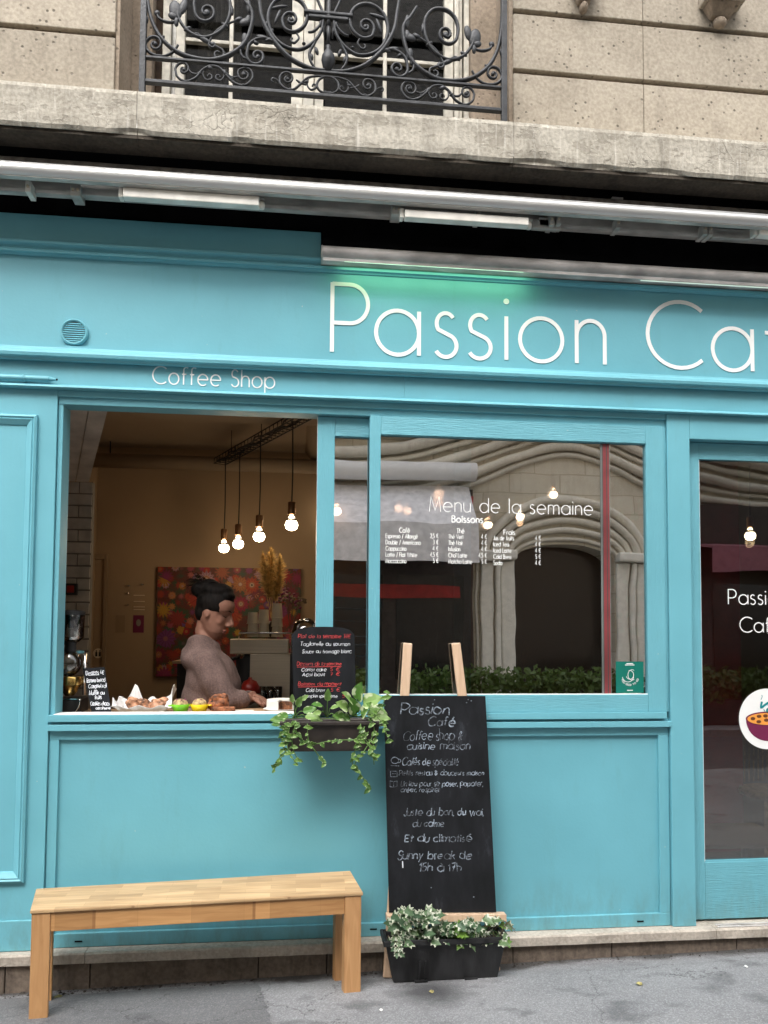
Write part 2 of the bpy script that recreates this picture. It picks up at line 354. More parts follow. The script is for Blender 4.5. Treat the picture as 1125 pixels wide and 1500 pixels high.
# flower painting
m, t, b = nodes('flower_painting')
c = None
def flowers(scale, seed, petals, cols, c):
    mp = N(t, 'Mapping'); g = N(t, 'NewGeometry'); t.links.new(g.outputs['Position'], mp.inputs[0])
    mp.inputs['Scale'].default_value = (scale, 0, scale); mp.inputs['Location'].default_value = (seed, 0, seed*1.7)
    v = tex(t, 'Voronoi', mp.outputs[0], Scale=1.0, Randomness=.75)
    s = N(t, 'VectorMath', operation='SUBTRACT'); t.links.new(mp.outputs[0], s.inputs[0]); t.links.new(v.outputs['Position'], s.inputs[1])
    sp = N(t, 'SeparateXYZ'); t.links.new(s.outputs[0], sp.inputs[0])
    sc = N(t, 'SeparateColor'); t.links.new(v.outputs['Color'], sc.inputs[0])
    ang = mt(t, 'ARCTAN2', sp.outputs[2], sp.outputs[0])
    pet = mt(t, 'COSINE', mt(t, 'MULTIPLY', ang, petals))
    rad = mt(t, 'ADD', mt(t, 'MULTIPLY', sc.outputs[1], .18), .40)
    rr = mt(t, 'DIVIDE', v.outputs['Distance'], mt(t, 'ADD', rad, mt(t, 'MULTIPLY', pet, .07)))
    col = ramp(t, sc.outputs[0], cols)
    stripe = mixc(t, ramp(t, pet, [(.25, (0, 0, 0)), (.7, (.45,)*3)]), col, (.10, .015, .02))
    ring = ramp(t, mt(t, 'ADD', rr, mt(t, 'MULTIPLY', sc.outputs[2], .12)), [(.16, (.03, .012, .01)), (.24, (.60, .45, .30)), (.36, (.20, .02, .015)), (.44, (.45, .2, .05))])
    fl = mixc(t, ramp(t, rr, [(.42, (0, 0, 0)), (.46, (1, 1, 1))]), ring, stripe)
    return mixc(t, ramp(t, rr, [(.93, (1, 1, 1)), (1.0, (0, 0, 0))]), c, fl)
bgn = tex(t, 'Noise', pos(t), Scale=9., Detail=5.)
c = ramp(t, bgn.outputs[0], [(.35, (.03, .07, .03)), (.5, (.12, .02, .015)), (.65, (.03, .07, .04))])
warm = [(.0, (.34, .012, .02)), (.22, (.42, .06, .012)), (.36, (.16, .01, .03)), (.5, (.45, .10, .12)), (.62, (.50, .30, .02)), (.74, (.30, .012, .05)), (.86, (.12, .05, .20)), (1., (.50, .30, .26))]
c = flowers(12.5, 3.1, 9., warm, c); c = flowers(6.2, 9.7, 12., warm, c)
t.links.new(c, b.inputs['Base Color']); b.inputs['Roughness'].default_value = .6; M['painting'] = m

# ------------------------------------------------------------------ mesh tools
class MB:
    def __init__(s): s.v = []; s.f = []
    def add(s, vs, fs):
        k = len(s.v); s.v += [Vector(q) for q in vs]; s.f += [tuple(i+k for i in q) for q in fs]; return s
    def box(s, x0, x1, y0, y1, z0, z1):
        return s.add([(x0, y0, z0), (x1, y0, z0), (x1, y1, z0), (x0, y1, z0), (x0, y0, z1), (x1, y0, z1), (x1, y1, z1), (x0, y1, z1)],
                     [(0, 3, 2, 1), (4, 5, 6, 7), (0, 1, 5, 4), (1, 2, 6, 5), (2, 3, 7, 6), (3, 0, 4, 7)])
    def hexa(s, p):   # 8 points, bottom loop then top loop
        return s.add(p, [(0, 3, 2, 1), (4, 5, 6, 7), (0, 1, 5, 4), (1, 2, 6, 5), (2, 3, 7, 6), (3, 0, 4, 7)])
    def prof(s, poly, x0, x1):          # closed (y,z) outline pulled along x
        n = len(poly)
        return s.add([(x0, y, z) for y, z in poly]+[(x1, y, z) for y, z in poly],
                     [tuple(range(n)), tuple(range(2*n-1, n-1, -1))]+[(i, i+n, (i+1) % n+n, (i+1) % n) for i in range(n)])
    def prism(s, poly, y0, y1):         # closed (x,z) outline pulled along y
        n = len(poly)
        return s.add([(x, y0, z) for x, z in poly]+[(x, y1, z) for x, z in poly],
                     [tuple(range(n)), tuple(range(2*n-1, n-1, -1))]+[(i, i+n, (i+1) % n+n, (i+1) % n) for i in range(n)])
    def tube(s, pts, r, n=8, flat=None):
        pts = [Vector(p) for p in pts]; L = len(pts); rs = r if isinstance(r, (list, tuple)) else [r]*L
        vs = []; fs = []; prev = None
        for i, p in enumerate(pts):
            d = (pts[min(i+1, L-1)]-pts[max(i-1, 0)])
            d = d.normalized() if d.length > 1e-9 else Vector((0, 0, 1))
            if prev is None:
                a = d.cross(Vector((0, 1, 0))) if abs(d.y) < .9 else d.cross(Vector((1, 0, 0)))
            else: a = prev - d*prev.dot(d)
            a.normalize(); prev = a; b2 = d.cross(a)
            for k in range(n):
                q = 2*math.pi*k/n; vs.append(p+a*math.cos(q)*rs[i]+b2*math.sin(q)*rs[i]*(flat or 1))
        for i in range(L-1):
            for k in range(n): fs.append((i*n+k, i*n+(k+1) % n, (i+1)*n+(k+1) % n, (i+1)*n+k))
        fs += [tuple(range(n-1, -1, -1)), tuple(range((L-1)*n, L*n))]
        return s.add(vs, fs)
    def lathe(s, prof, c, n=24, axis='z'):
        vs = []; fs = []; c = Vector(c)
        for r, h in prof:
            for k in range(n):
                q = 2*math.pi*k/n
                a, b2 = r*math.cos(q), r*math.sin(q)
                vs.append(c+Vector((a, b2, h) if axis == 'z' else (a, h, b2) if axis == 'y' else (h, a, b2)))
        L = len(prof)
        for i in range(L-1):
            for k in range(n): fs.append((i*n+k, i*n+(k+1) % n, (i+1)*n+(k+1) % n, (i+1)*n+k))
        if prof[0][0] > 1e-5: fs.append(tuple(range(n-1, -1, -1)))
        if prof[-1][0] > 1e-5: fs.append(tuple(range((L-1)*n, L*n)))
        return s.add(vs, fs)
    def ell(s, c, r, n=16, m=10, rot=None):
        vs = []; c = Vector(c); fs = []
        for i in range(m+1):
            a = math.pi*i/m
            for k in range(n):
                q = 2*math.pi*k/n
                p = Vector((r[0]*math.sin(a)*math.cos(q), r[1]*math.sin(a)*math.sin(q), r[2]*math.cos(a)))
                if rot: p = rot @ p
                vs.append(c+p)
        for i in range(m):
            for k in range(n): fs.append((i*n+k, (i+1)*n+k, (i+1)*n+(k+1) % n, i*n+(k+1) % n))
        return s.add(vs, fs)
    def xf(s, fn): s.v = [Vector(fn(p)) for p in s.v]; return s
    def jitter(s, a):
        s.v = [p+Vector(noise.noise_vector(p*9))*a for p in s.v]; return s
WL = {}
def wl(p): return WL.get(p.name, Vector((0, 0, 0))) if p else Vector((0, 0, 0))
def tag(o, label=None, cat=None, group=None, kind=None):
    if label: o['label'] = label
    if cat: o['category'] = cat
    if group: o['group'] = group
    if kind: o['kind'] = kind
    return o
def thing(name, label, cat, loc=(0, 0, 0), group=None):
    o = bpy.data.objects.new(name, None); COL.objects.link(o); o.empty_display_size = .05
    o.location = loc; WL[o.name] = Vector(loc); return tag(o, label, cat, group)
def mesh_of(name, mb, mat, smooth=False, merge=True):
    me = bpy.data.meshes.new(name); me.from_pydata([tuple(p) for p in mb.v], [], mb.f)
    import bmesh
    bm = bmesh.new(); bm.from_mesh(me)
    if merge: bmesh.ops.remove_doubles(bm, verts=bm.verts, dist=1e-6)
    bmesh.ops.recalc_face_normals(bm, faces=bm.faces); bm.to_mesh(me); bm.free()
    if mat: me.materials.append(M[mat] if isinstance(mat, str) else mat)
    if smooth:
        for p in me.polygons: p.use_smooth = True
    return me
def obj(name, mb, mat, parent=None, smooth=False, bevel=0, label=None, merge=True, auto=False):
    lo = Vector((min(p.x for p in mb.v), min(p.y for p in mb.v), min(p.z for p in mb.v)))
    hi = Vector((max(p.x for p in mb.v), max(p.y for p in mb.v), max(p.z for p in mb.v)))
    c = (lo+hi)/2
    if parent is None: c.z = lo.z
    mb.v = [p-c for p in mb.v]
    me = mesh_of(name, mb, mat, smooth, merge)
    if auto: me.set_sharp_from_angle(angle=R(35))
    o = bpy.data.objects.new(name, me); COL.objects.link(o)
    o.parent = parent; o.location = c-wl(parent); WL[o.name] = c
    if bevel:
        md = o.modifiers.new('bevel', 'BEVEL'); md.width = bevel; md.segments = 2; md.limit_method = 'ANGLE'; md.angle_limit = R(40)
    if label: o['label'] = label
    return o
def remeshed(name, mb, mat, voxel, parent=None, smooth_it=4):
    lo = Vector((0, 0, 0))
    me = mesh_of(name+'_raw', mb, mat, False, False); o = bpy.data.objects.new(name, me); COL.objects.link(o)
    md = o.modifiers.new('r', 'REMESH'); md.mode = 'VOXEL'; md.voxel_size = voxel; md.use_smooth_shade = True
    sm = o.modifiers.new('s', 'SMOOTH'); sm.iterations = smooth_it; sm.factor = .5
    dg = bpy.context.evaluated_depsgraph_get(); ev = o.evaluated_get(dg)
    me2 = bpy.data.meshes.new_from_object(ev); bpy.data.objects.remove(o); 
    me2.materials.clear(); me2.materials.append(M[mat])
    for p in me2.polygons: p.use_smooth = True
    vs_ = [v.co.copy() for v in me2.vertices]
    c = sum(vs_, Vector())/max(1, len(vs_))
    me2.transform(Matrix.Translation(-c))
    o = bpy.data.objects.new(name, me2); COL.objects.link(o); o.parent = parent; o.location = c-wl(parent); WL[o.name] = c
    return o
def box(name, x0, x1, y0, y1, z0, z1, mat, parent=None, bevel=0, label=None):
    return obj(name, MB().box(x0, x1, y0, y1, z0, z1), mat, parent, bevel=bevel, label=label)
def struct(name, mb, mat, **k):
    return tag(obj(name, mb, mat, **k), kind='structure')
def cat_rom(pts, n=8):
    pts = [Vector(p) for p in pts]; P = [pts[0]*2-pts[1]]+pts+[pts[-1]*2-pts[-2]]; out = []
    for i in range(1, len(P)-2):
        a, b2, c2, d2 = P[i-1:i+3]
        for k in range(n):
            q = k/n
            out.append(.5*((2*b2)+(-a+c2)*q+(2*a-5*b2+4*c2-d2)*q*q+(-a+3*b2-3*c2+d2)*q**3))
    out.append(pts[-1]); return out

# ------------------------------------------------------------------ strokes and letters
def arc(cx, cy, rx, ry, a0, a1, n=18):
    n = max(4, int(abs(a1-a0)/360*36))
    return [(cx+rx*math.cos(R(a0+(a1-a0)*i/n)), cy+ry*math.sin(R(a0+(a1-a0)*i/n))) for i in range(n+1)]
X = .64; r_ = .32
O_ = arc(r_, r_, r_, r_, 90, 450)
DOT = 'dot'
G = {
 'a': (.64, [O_, [(.64, X), (.64, 0)]]), 'b': (.64, [[(0, 1), (0, 0)], O_]), 'c': (.56, [arc(r_, r_, r_, r_, 45, 315)]),
 'd': (.64, [O_, [(.64, 1), (.64, 0)]]), 'e': (.64, [[(.0, .33), (.64, .33)], arc(r_, r_, r_, r_, 0, 310)]),
 'f': (.32, [arc(.28, .82, .17, .18, 50, 180)+[(.11, 0)], [(0, .6), (.28, .6)]]),
 'g': (.64, [O_, [(.64, X), (.64, 0)]+arc(.32, 0, .32, .3, 0, -150)]),
 'h': (.5, [[(0, 1), (0, 0)], arc(.25, .39, .25, .25, 180, 0)+[(.5, 0)]]),
 'i': (.02, [[(.01, X), (.01, 0)], (DOT, .01, .86)]), 'j': (.14, [[(.12, X), (.12, -.15)]+arc(-.04, -.15, .16, .15, 0, -100), (DOT, .12, .86)]),
 'k': (.46, [[(0, 1), (0, 0)], [(.42, X), (.02, .28)], [(.14, .38), (.46, 0)]]), 'l': (.02, [[(.01, 1), (.01, 0)]]),
 'm': (.8, [[(0, X), (0, 0)], arc(.2, .44, .2, .2, 180, 0)+[(.4, 0)], arc(.6, .44, .2, .2, 180, 0)+[(.8, 0)]]),
 'n': (.46, [[(0, X), (0, 0)], arc(.23, .41, .23, .23, 180, 0)+[(.46, 0)]]), 'o': (.64, [O_]),
 'p': (.64, [[(0, X), (0, -.36)], O_]), 'q': (.64, [O_, [(.64, X), (.64, -.36)]]),
 'r': (.26, [[(0, X), (0, 0)], arc(.22, .42, .22, .22, 180, 75)]),
 's': (.34, [arc(.17, .485, .14, .155, 35, 215)+arc(.17, .165, .17, .165, 60, -150)]),
 't': (.3, [[(.13, .88), (.13, 0)], [(0, .6), (.3, .6)]]),
 'u': (.48, [[(0, X), (0, .24)]+arc(.24, .24, .24, .24, 180, 360)+[(.48, X)], [(.48, .3), (.48, 0)]]),
 'v': (.48, [[(0, X), (.24, 0), (.48, X)]]), 'w': (.8, [[(0, X), (.2, 0), (.4, X), (.6, 0), (.8, X)]]),
 'x': (.46, [[(0, X), (.46, 0)], [(.46, X), (0, 0)]]), 'y': (.48, [[(0, X), (.25, .02)], [(.48, X), (.1, -.36)]]),
 'z': (.44, [[(0, X-.02), (.43, X-.02), (0, .02), (.44, .02)]]),
 'A': (.78, [[(0, 0), (.39, 1), (.78, 0)], [(.14, .34), (.64, .34)]]),
 'B': (.52, [[(0, 0), (0, 1)], [(0, .98), (.24, .98)]+arc(.24, .76, .22, .22, 90, -90)+[(0, .54)], [(.2, .54)]+arc(.26, .28, .26, .26, 90, -90)+[(0, .02)]]),
 'C': (.84, [arc(.52, .5, .52, .5, 48, 312)]), 'D': (.72, [[(0, 0), (0, 1)], [(0, .98), (.22, .98)]+arc(.22, .5, .5, .48, 90, -90)+[(0, .02)]]),
 'E': (.5, [[(.5, .98), (0, .98), (0, .02), (.5, .02)], [(0, .52), (.42, .52)]]), 'F': (.46, [[(.46, .98), (0, .98), (0, 0)], [(0, .52), (.4, .52)]]),
 'H': (.66, [[(0, 1), (0, 0)], [(.66, 1), (.66, 0)], [(0, .52), (.66, .52)]]), 'I': (.02, [[(.01, 1), (.01, 0)]]),
 'J': (.36, [[(.36, 1), (.36, .2)]+arc(.18, .2, .18, .2, 0, -170)]), 'L': (.44, [[(0, 1), (0, .02), (.44, .02)]]),
 'M': (.82, [[(0, 0), (.1, 1), (.41, .1), (.72, 1), (.82, 0)]]), 'N': (.68, [[(0, 0), (0, 1), (.68, 0), (.68, 1)]]),
 'P': (.56, [[(0, 0), (0, 1)], [(0, .98), (.27, .98)]+arc(.27, .7, .28, .28, 90, -90)+[(0, .42)]]),
 'S': (.48, [arc(.24, .75, .2, .24, 30, 225)+arc(.24, .26, .24, .26, 62, -155)]),
 'T': (.56, [[(0, .98), (.56, .98)], [(.28, .98), (.28, 0)]]), 'V': (.7, [[(0, 1), (.35, 0), (.7, 1)]]),
 'U': (.6, [[(0, 1), (0, .3)]+arc(.3, .3, .3, .3, 180, 360)+[(.6, 1)]]), 'W': (1.1, [[(0, 1), (.27, 0), (.55, 1), (.83, 0), (1.1, 1)]]),
 'R': (.56, [[(0, 0), (0, 1)], [(0, .98), (.27, .98)]+arc(.27, .72, .26, .26, 90, -90)+[(0, .46)], [(.28, .46), (.56, 0)]]),
 'O': (1., [arc(.5, .5, .5, .5, 90, 450)]), 'G': (.9, [arc(.5, .5, .5, .5, 48, 350)+[(.55, .42)]]),
 '0': (.5, [arc(.25, .5, .25, .48, 90, 450)]), '1': (.2, [[(0, .8), (.18, .98), (.18, 0)]]),
 '2': (.48, [arc(.24, .74, .23, .24, 170, -30)+[(0, .02), (.48, .02)]]), '3': (.46, [arc(.22, .75, .2, .22, 140, -80)+arc(.2, .27, .25, .26, 80, -140)]),
 '4': (.52, [[(.38, 0), (.38, 1), (0, .28), (.52, .28)]]), '5': (.46, [[(.42, .97), (.08, .97), (.04, .56)]+arc(.2, .3, .25, .29, 120, -140)]),
 '7': (.46, [[(0, .97), (.46, .97), (.14, 0)], [(.1, .5), (.42, .5)]]), '8': (.46, [arc(.23, .75, .18, .22, 90, 450), arc(.23, .27, .23, .26, 90, 450)]),
 '€': (.62, [arc(.38, .5, .34, .48, 50, 310), [(-.02, .6), (.46, .6)], [(-.02, .42), (.42, .42)]]),
 '/': (.4, [[(0, -.1), (.4, 1.05)]]), ',': (.06, [[(.06, .08), (0, -.16)]]), '.': (.02, [(DOT, .01, .03)]), '!': (.02, [[(.01, 1), (.01, .25)], (DOT, .01, .03)]),
 '-': (.3, [[(0, .35), (.3, .35)]]), '&': (.6, [[(.6, 0), (.14, .7)]+arc(.28, .8, .15, .18, 200, -20)+[(.1, .38)]+arc(.22, .24, .2, .23, 150, 330)+[(.58, .5)]]),
 ' ': (.30, []),
}
for a_, b_, st in (('é', 'e', [(.24, .78), (.44, .98)]), ('è', 'e', [(.2, .98), (.4, .78)]), ('à', 'a', [(.2, .98), (.4, .78)]), ('ç', 'c', [(.3, 0), (.22, -.2)])):
    G[a_] = (G[b_][0], G[b_][1]+[st])
G['ï'] = (.12, [[(.06, X), (.06, 0)], (DOT, -.06, .86), (DOT, .18, .86)])

def ribbon(mb, pts, w, th, off):
    """flat stroke in the (s,t) plane with its front at depth off, th thick"""
    p = [Vector((a, b2, 0)) for a, b2 in pts]; p = [q for i, q in enumerate(p) if i == 0 or (q-p[i-1]).length > 1e-5]; n = len(p); L = []; Rr = []
    closed = (p[0]-p[-1]).length < 1e-4
    for i in range(n):
        if closed:
            a = (p[i]-p[i-1 if i else n-2]).normalized(); b2 = (p[i+1 if i < n-1 else 1]-p[i]).normalized()
        else:
            a = (p[i]-p[i-1]).normalized() if i else (p[1]-p[0]).normalized(); b2 = (p[i+1]-p[i]).normalized() if i < n-1 else a
        na = Vector((-a.y, a.x, 0)); nb = Vector((-b2.y, b2.x, 0)); m_ = na+nb
        m_ = m_.normalized() if m_.length > .2 else na
        k = 1/max(.45, m_.dot(na)); L.append(p[i]+m_*w/2*k); Rr.append(p[i]-m_*w/2*k)
    vs = [(q.x, off, q.y) for q in L]+[(q.x, off, q.y) for q in Rr]+[(q.x, off+th, q.y) for q in L]+[(q.x, off+th, q.y) for q in Rr]
    fs = []
    for i in range(n-1):
        fs += [(i, i+1, n+i+1, n+i), (i, 2*n+i, 2*n+i+1, i+1), (n+i, n+i+1, 3*n+i+1, 3*n+i)]
    if not closed: fs += [(0, n, 3*n, 2*n), (n-1, 3*n-1, 4*n-1, 2*n-1)]
    mb.add(vs, fs)
def glyph(mb, ch, x, z, h, w, th=.0015, hand=0, sx=1.0, rnd=random):
    wd, strokes = G[ch]
    sl = .16*hand; rot = rnd.uniform(-.09, .09)*hand; sc = h*(1+rnd.uniform(-.12, .12)*hand); dz = rnd.uniform(-.04, .04)*h*hand
    def T(q):
        a, b2 = q[0]*sc*sx, q[1]*sc
        if hand:
            a += noise.noise(Vector((x*31+q[0]*2.0, q[1]*2.0, 1)))*.13*sc; b2 += noise.noise(Vector((x*31+q[0]*2.0, q[1]*2.0, 7)))*.13*sc
        a += b2*sl
        return (x+a-b2*rot, z+b2+a*0+q[0]*sc*rot+dz)
    for k, st in enumerate(strokes):
        if st[0] == DOT:
            c = T((st[1], st[2])); rr = w*.75; mb.prism([(c[0]+rr*math.cos(i*math.pi/6), c[1]+rr*math.sin(i*math.pi/6)) for i in range(12)], -th-.0003*k, 0)
        else:
            ribbon(mb, [T(q) for q in st], w*(1+rnd.uniform(-.35, .35)*hand), th+.0003*k, -th-.0003*k)
    return wd*sc*sx
def text_w(s, sp): return sum(G[c][0] for c in s)+sp*(len(s)-1)
def text(mb, s, x0, x1, z, h, w, hand=0, sp=.2, align='fit', th=.0015):
    """one line between x0 and x1; (s,t) plane is (x,z), front towards -y at y=0"""
    tw = text_w(s, sp)*h; sx = (x1-x0)/tw if align == 'fit' else 1
    x = x0
    for c in s:
        glyph(mb, c, x, z, h, w, th, hand, sx); x += (G[c][0]+sp)*h*sx
    return mb

# ================================================================== GROUND AND STREET
def gz(x, y):
    s = min(1, max(0, (-y-.05)/.22)); s = s*s*(3-2*s)
    return .018*max(-8, min(8, x))+.03*s-.004+.08*max(0, min(.3, -y-.27))
def sheet(name, xs, ys, mat, dz=0):
    mb = MB(); n = len(xs)
    mb.v = [Vector((x, y, gz(x, y)+dz)) for y in ys for x in xs]
    mb.f = [(j*n+i, j*n+i+1, (j+1)*n+i+1, (j+1)*n+i) for j in range(len(ys)-1) for i in range(n-1)]
    return mb
xs = [-30, -8, -4, -2.2]+[-2+.1*i for i in range(56)]+[5, 8, 30]
ys = [.3, 0, -.03, -.06, -.1, -.14, -.18, -.22, -.27, -.35, -.6, -1, -2, -4.3]
ob = struct('pavement', sheet('pavement', xs, ys, 'asphalt'), 'asphalt', smooth=True)
# darker patch of asphalt at the left, its slanted edge a real joint
mb = MB(); e0 = at(377, 1500, -.62); e1 = at(362, 1437, -.16)
px_ = [(-3.0, -.095), (.0-.04, -.095), (-.03, -.16), (.04, -.62), (.3, -1.6), (-3.0, -1.6)]
edge = lambda y: -.165 + (-.1-y)*.16 + .004*math.sin(y*60)
rows = [-.095-.02*i for i in range(76)]
xs2 = [-3, -2, -1.4, -1.0, -.6, -.3]
mb.v = []; n = len(xs2)+1
for y in rows:
    for x in xs2+[edge(y)]: mb.v.append(Vector((x, y, gz(x, y)+.005)))
mb.f = [(j*n+i, j*n+i+1, (j+1)*n+i+1, (j+1)*n+i) for j in range(len(rows)-1) for i in range(n-1)]
tag(obj('asphalt_patch', mb, 'asphalt_dark'), kind='structure')
struct('road', MB().box(-40, 40, -8.4, -4.42, -.2, -.06), 'road')
struct('kerb', MB().box(-40, 40, -4.42, -4.3, -.2, .03), 'step')
struct('far_pavement', MB().box(-40, 40, -13, -8.4, -.2, .04), 'asphalt')
# crumbs of soil and litter along the foot of the wall
mb = MB()
for i in range(1100):
    x = random.uniform(-2.2, 3.2); dn = noise.noise(Vector((x*4, 2, 0)))+.45*(x < -.6); y = -.030-abs(random.gauss(0, .022+.02*max(0, dn))); s = random.choice((.0015, .002, .0025, .003, .006))*(1+max(0, dn))
    if dn < random.uniform(-.5, .35): continue
    p = Vector((x, y, gz(x, y)))
    a = random.uniform(0, 6.28); u1 = Vector((math.cos(a), math.sin(a), 0))*s; u2 = Vector((-math.sin(a), math.cos(a), 0))*s*.7
    mb.add([p-u1-u2, p+u1-u2, p+u1+u2, p-u1+u2, p+Vector((0, 0, s*.8))], [(0, 1, 4), (1, 2, 4), (2, 3, 4), (3, 0, 4)])
tag(obj('gutter_debris', mb, 'grout'), 'dark grit and debris lying along the foot of the shop wall', 'debris', kind='stuff')

def fallen_leaf(u, v, y, s, label, name='fallen_leaf', mat='leaf_litter'):
    p = at(u, v, y); p.z = gz(p.x, p.y)+.004
    mb = MB().add([p+Vector((math.cos(a)*s*(1.3 if k % 2 else .8), math.sin(a)*s*.8, .003*(k % 3))) for k, a in enumerate([i*math.pi/4 for i in range(8)])]+[p+Vector((0, 0, .004))], [(i, (i+1) % 8, 8) for i in range(8)])
    mb2 = MB().add(mb.v, mb.f); return tag(obj(name, mb2, mat), label, name.split('_')[-1])
fallen_leaf(937, 1456, -.42, .016, 'pale yellow fallen leaf on the open pavement right of the black trough')
fallen_leaf(632, 1447, -.36, .012, 'small pale leaf on the damp patch under the black trough')
fallen_leaf(558, 1475, -.52, .009, 'tiny white scrap on the pavement below the bench right leg', 'paper_scrap', 'paper')
fallen_leaf(1093, 1423, -.3, .010, 'tiny white scrap on the pavement in front of the door', 'paper_scrap', 'paper')
fallen_leaf(85, 1452, -.12, .018, 'brown fallen leaf in the gutter beside the left front leg of the bench')

# ================================================================== PLINTH: STEP AND BASE STONES
pl = thing('doorstep', 'long beige stone step under the turquoise shopfront with dark base stones below', 'step', (.5, -.02, .0))
jx = [-2.6, -.62, .52, 1.28, 2.09, 3.3]
joints = [-2.6, -.95, .46, 2.083, 3.4]
for a, b_ in zip(joints, joints[1:]):
    mb = MB(); n = 26
    prof_ = [(-.048, .100), (-.050, .140), (-.044, .148), (.25, .149), (.25, .100)]
    for i in range(n+1):
        x = a+.0012+(b_-a-.0024)*i/n
        for j, (y, z) in enumerate(prof_):
            dy = noise.noise(Vector((x*14, j*2, 0)))*.004 if j < 3 else 0
            if j == 2: dy += max(0, noise.noise(Vector((x*9, 5, 0)))-.25)*.03
            mb.v.append(Vector((x, y+dy, z)))
    k = len(prof_)
    mb.f = [(i*k+j, (i+1)*k+j, (i+1)*k+(j+1) % k, i*k+(j+1) % k) for i in range(n) for j in range(k)]+[tuple(range(k)), tuple(range(n*k+k-1, n*k-1, -1))]
    obj('step_slab', mb, 'step', pl)
bj = [-2.6, -1.30, -.93, -.17, .15, .42, 1.05, 1.55, 2.2, 3.4]
for a, b_ in zip(bj, bj[1:]):
    box('base_stone', a+.002, b_-.002, -.028+random.uniform(-.004, .004), .2, -.06, .0995, 'base', pl, .004)

# ================================================================== SHOPFRONT
L0, R0 = -2.6, 3.4
sf = thing('shopfront', 'turquoise painted wooden shopfront with a sign band reading Passion Café', 'shopfront', (.5, 0, .15))
T = 'teal'
# left pier with its raised moulding
box('pier_board', L0, -1.152, 0, .12, .15, 2.752, T, sf, .002)
def mould_frame(x0, x1, z0, z1, y, parent):
    prf = [(0, 0), (0, -.016), (.010, -.022), (.018, -.016), (.022, -.020), (.046, -.006), (.050, 0)]   # inwards, outwards from wall
    for side in range(4):
        mb = MB(); k = len(prf)
        for end in (0, 1):
            for d, h in prf:
                if side == 0: p = ((x0+d) if end == 0 else (x1-d), y+h, z1-d)
                elif side == 1: p = (x1-d, y+h, (z1-d) if end == 0 else (z0+d))
                elif side == 2: p = ((x1-d) if end == 0 else (x0+d), y+h, z0+d)
                else: p = (x0+d, y+h, (z0+d) if end == 0 else (z1-d))
                mb.v.append(Vector(p))
        mb.f = [(i, i+k, (i+1) % k+k, (i+1) % k) for i in range(k)]+[tuple(range(k)), tuple(range(2*k-1, k-1, -1))]
        obj('panel_moulding', mb, T, parent)
mould_frame(-2.35, -1.237, .458, 2.624, 0, sf)
box('pier_foot_board', L0, -1.155, -.010, -.0003, .15, .288, T, sf, .004)
# low wall under the windows: rails, stiles and a sunk panel
box('bottom_rail', -1.150, 1.876, .014, .10, .15, .212, T, sf, .002)
box('top_rail', -1.150, 1.876, .014, .10, 1.100, 1.143, T, sf, .002)
box('stile', -1.150, -1.106, .0142, .10, .2125, 1.0995, T, sf, .002)
box('stile', 1.822, 1.876, .0142, .10, .2125, 1.0995, T, sf, .002)
box('sunk_panel', -1.110, 1.826, .030, .10, .208, 1.104, T, sf)
for u, v in ((115, 1379), (547, 1361), (938, 1349.5)):
    p = at(u, v, .0135); box('drain_slot', p.x-.017, p.x+.017, .0115, .0138, p.z-.003, p.z+.003, 'black', sf)
# sill rails
box('sill_rail', -1.150, 1.856, -.016, .10, 1.186, 1.218, T, sf, .002)
box('sill_top_highlight', -1.127, .079, -.012, .100, 1.2184, 1.2215, 'white', sf, .001)  # daylight on the sill top painted as a white strip
box('sill_groove', -1.150, 1.876, .010, .10, 1.1735, 1.1855, T, sf)
box('sill_rail', -1.152, 1.880, -.012, .10, 1.1435, 1.173, T, sf, .002)
# window head and side frames
box('window_head', -1.150, 1.876, .012, .11, 2.688, 2.752, T, sf, .002)
box('window_head_bead', -1.150, 1.876, .000, .0118, 2.722, 2.752, T, sf, .0015)
box('window_jamb', -1.150, -1.128, .014, .13, 1.2185, 2.6875, T, sf, .002)
box('window_jamb', 1.862, 1.878, .008, .11, 1.2185, 2.6875, T, sf, .0015)
# right pilaster and door head
box('pilaster', 1.8795, 2.002, -.004, .12, .149, 2.752, T, sf, .003)
box('door_head', 2.0022, R0, -.004, .12, 2.625, 2.752, T, sf, .003)
# frieze with drip
box('frieze_board', L0, .508, .004, .12, 2.776, 2.905, T, sf)
box('frieze_board', .5092, R0, .004, .12, 2.776, 2.905, T, sf)
obj('drip_moulding', MB().prof([(.12, 2.7525), (-.030, 2.7525), (-.034, 2.757), (-.030, 2.764), (-.010, 2.7755), (.12, 2.7755)], L0, R0), T, sf)
# lower cornice of the sign band
obj('cornice_moulding', MB().prof([(.10, 2.9055), (-.004, 2.9055), (-.010, 2.886), (-.022, 2.886), (-.028, 2.898), (-.040, 2.902), (-.043, 2.916), (-.034, 2.932), (-.020, 2.944), (-.016, 2.952), (-.006, 2.956), (-.006, 2.966), (.10, 2.966)], L0, R0), T, sf)
# sign band
box('sign_board', L0, R0, .006, .12, 2.9665, 3.398, T, sf)
obj('cornice_moulding', MB().prof([(.10, 3.3985), (-.002, 3.3985), (-.008, 3.404), (-.022, 3.407), (-.024, 3.418), (-.012, 3.428), (-.016, 3.436), (-.034, 3.444), (-.036, 3.456), (-.022, 3.464), (.10, 3.464)], L0, R0), T, sf)
box('top_board', L0, .086, .002, .12, 3.4645, 3.602, T, sf, .002)
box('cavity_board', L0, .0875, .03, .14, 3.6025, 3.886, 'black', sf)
box('cavity_board', .0880, R0, .03, .14, 3.4645, 3.886, 'black', sf)

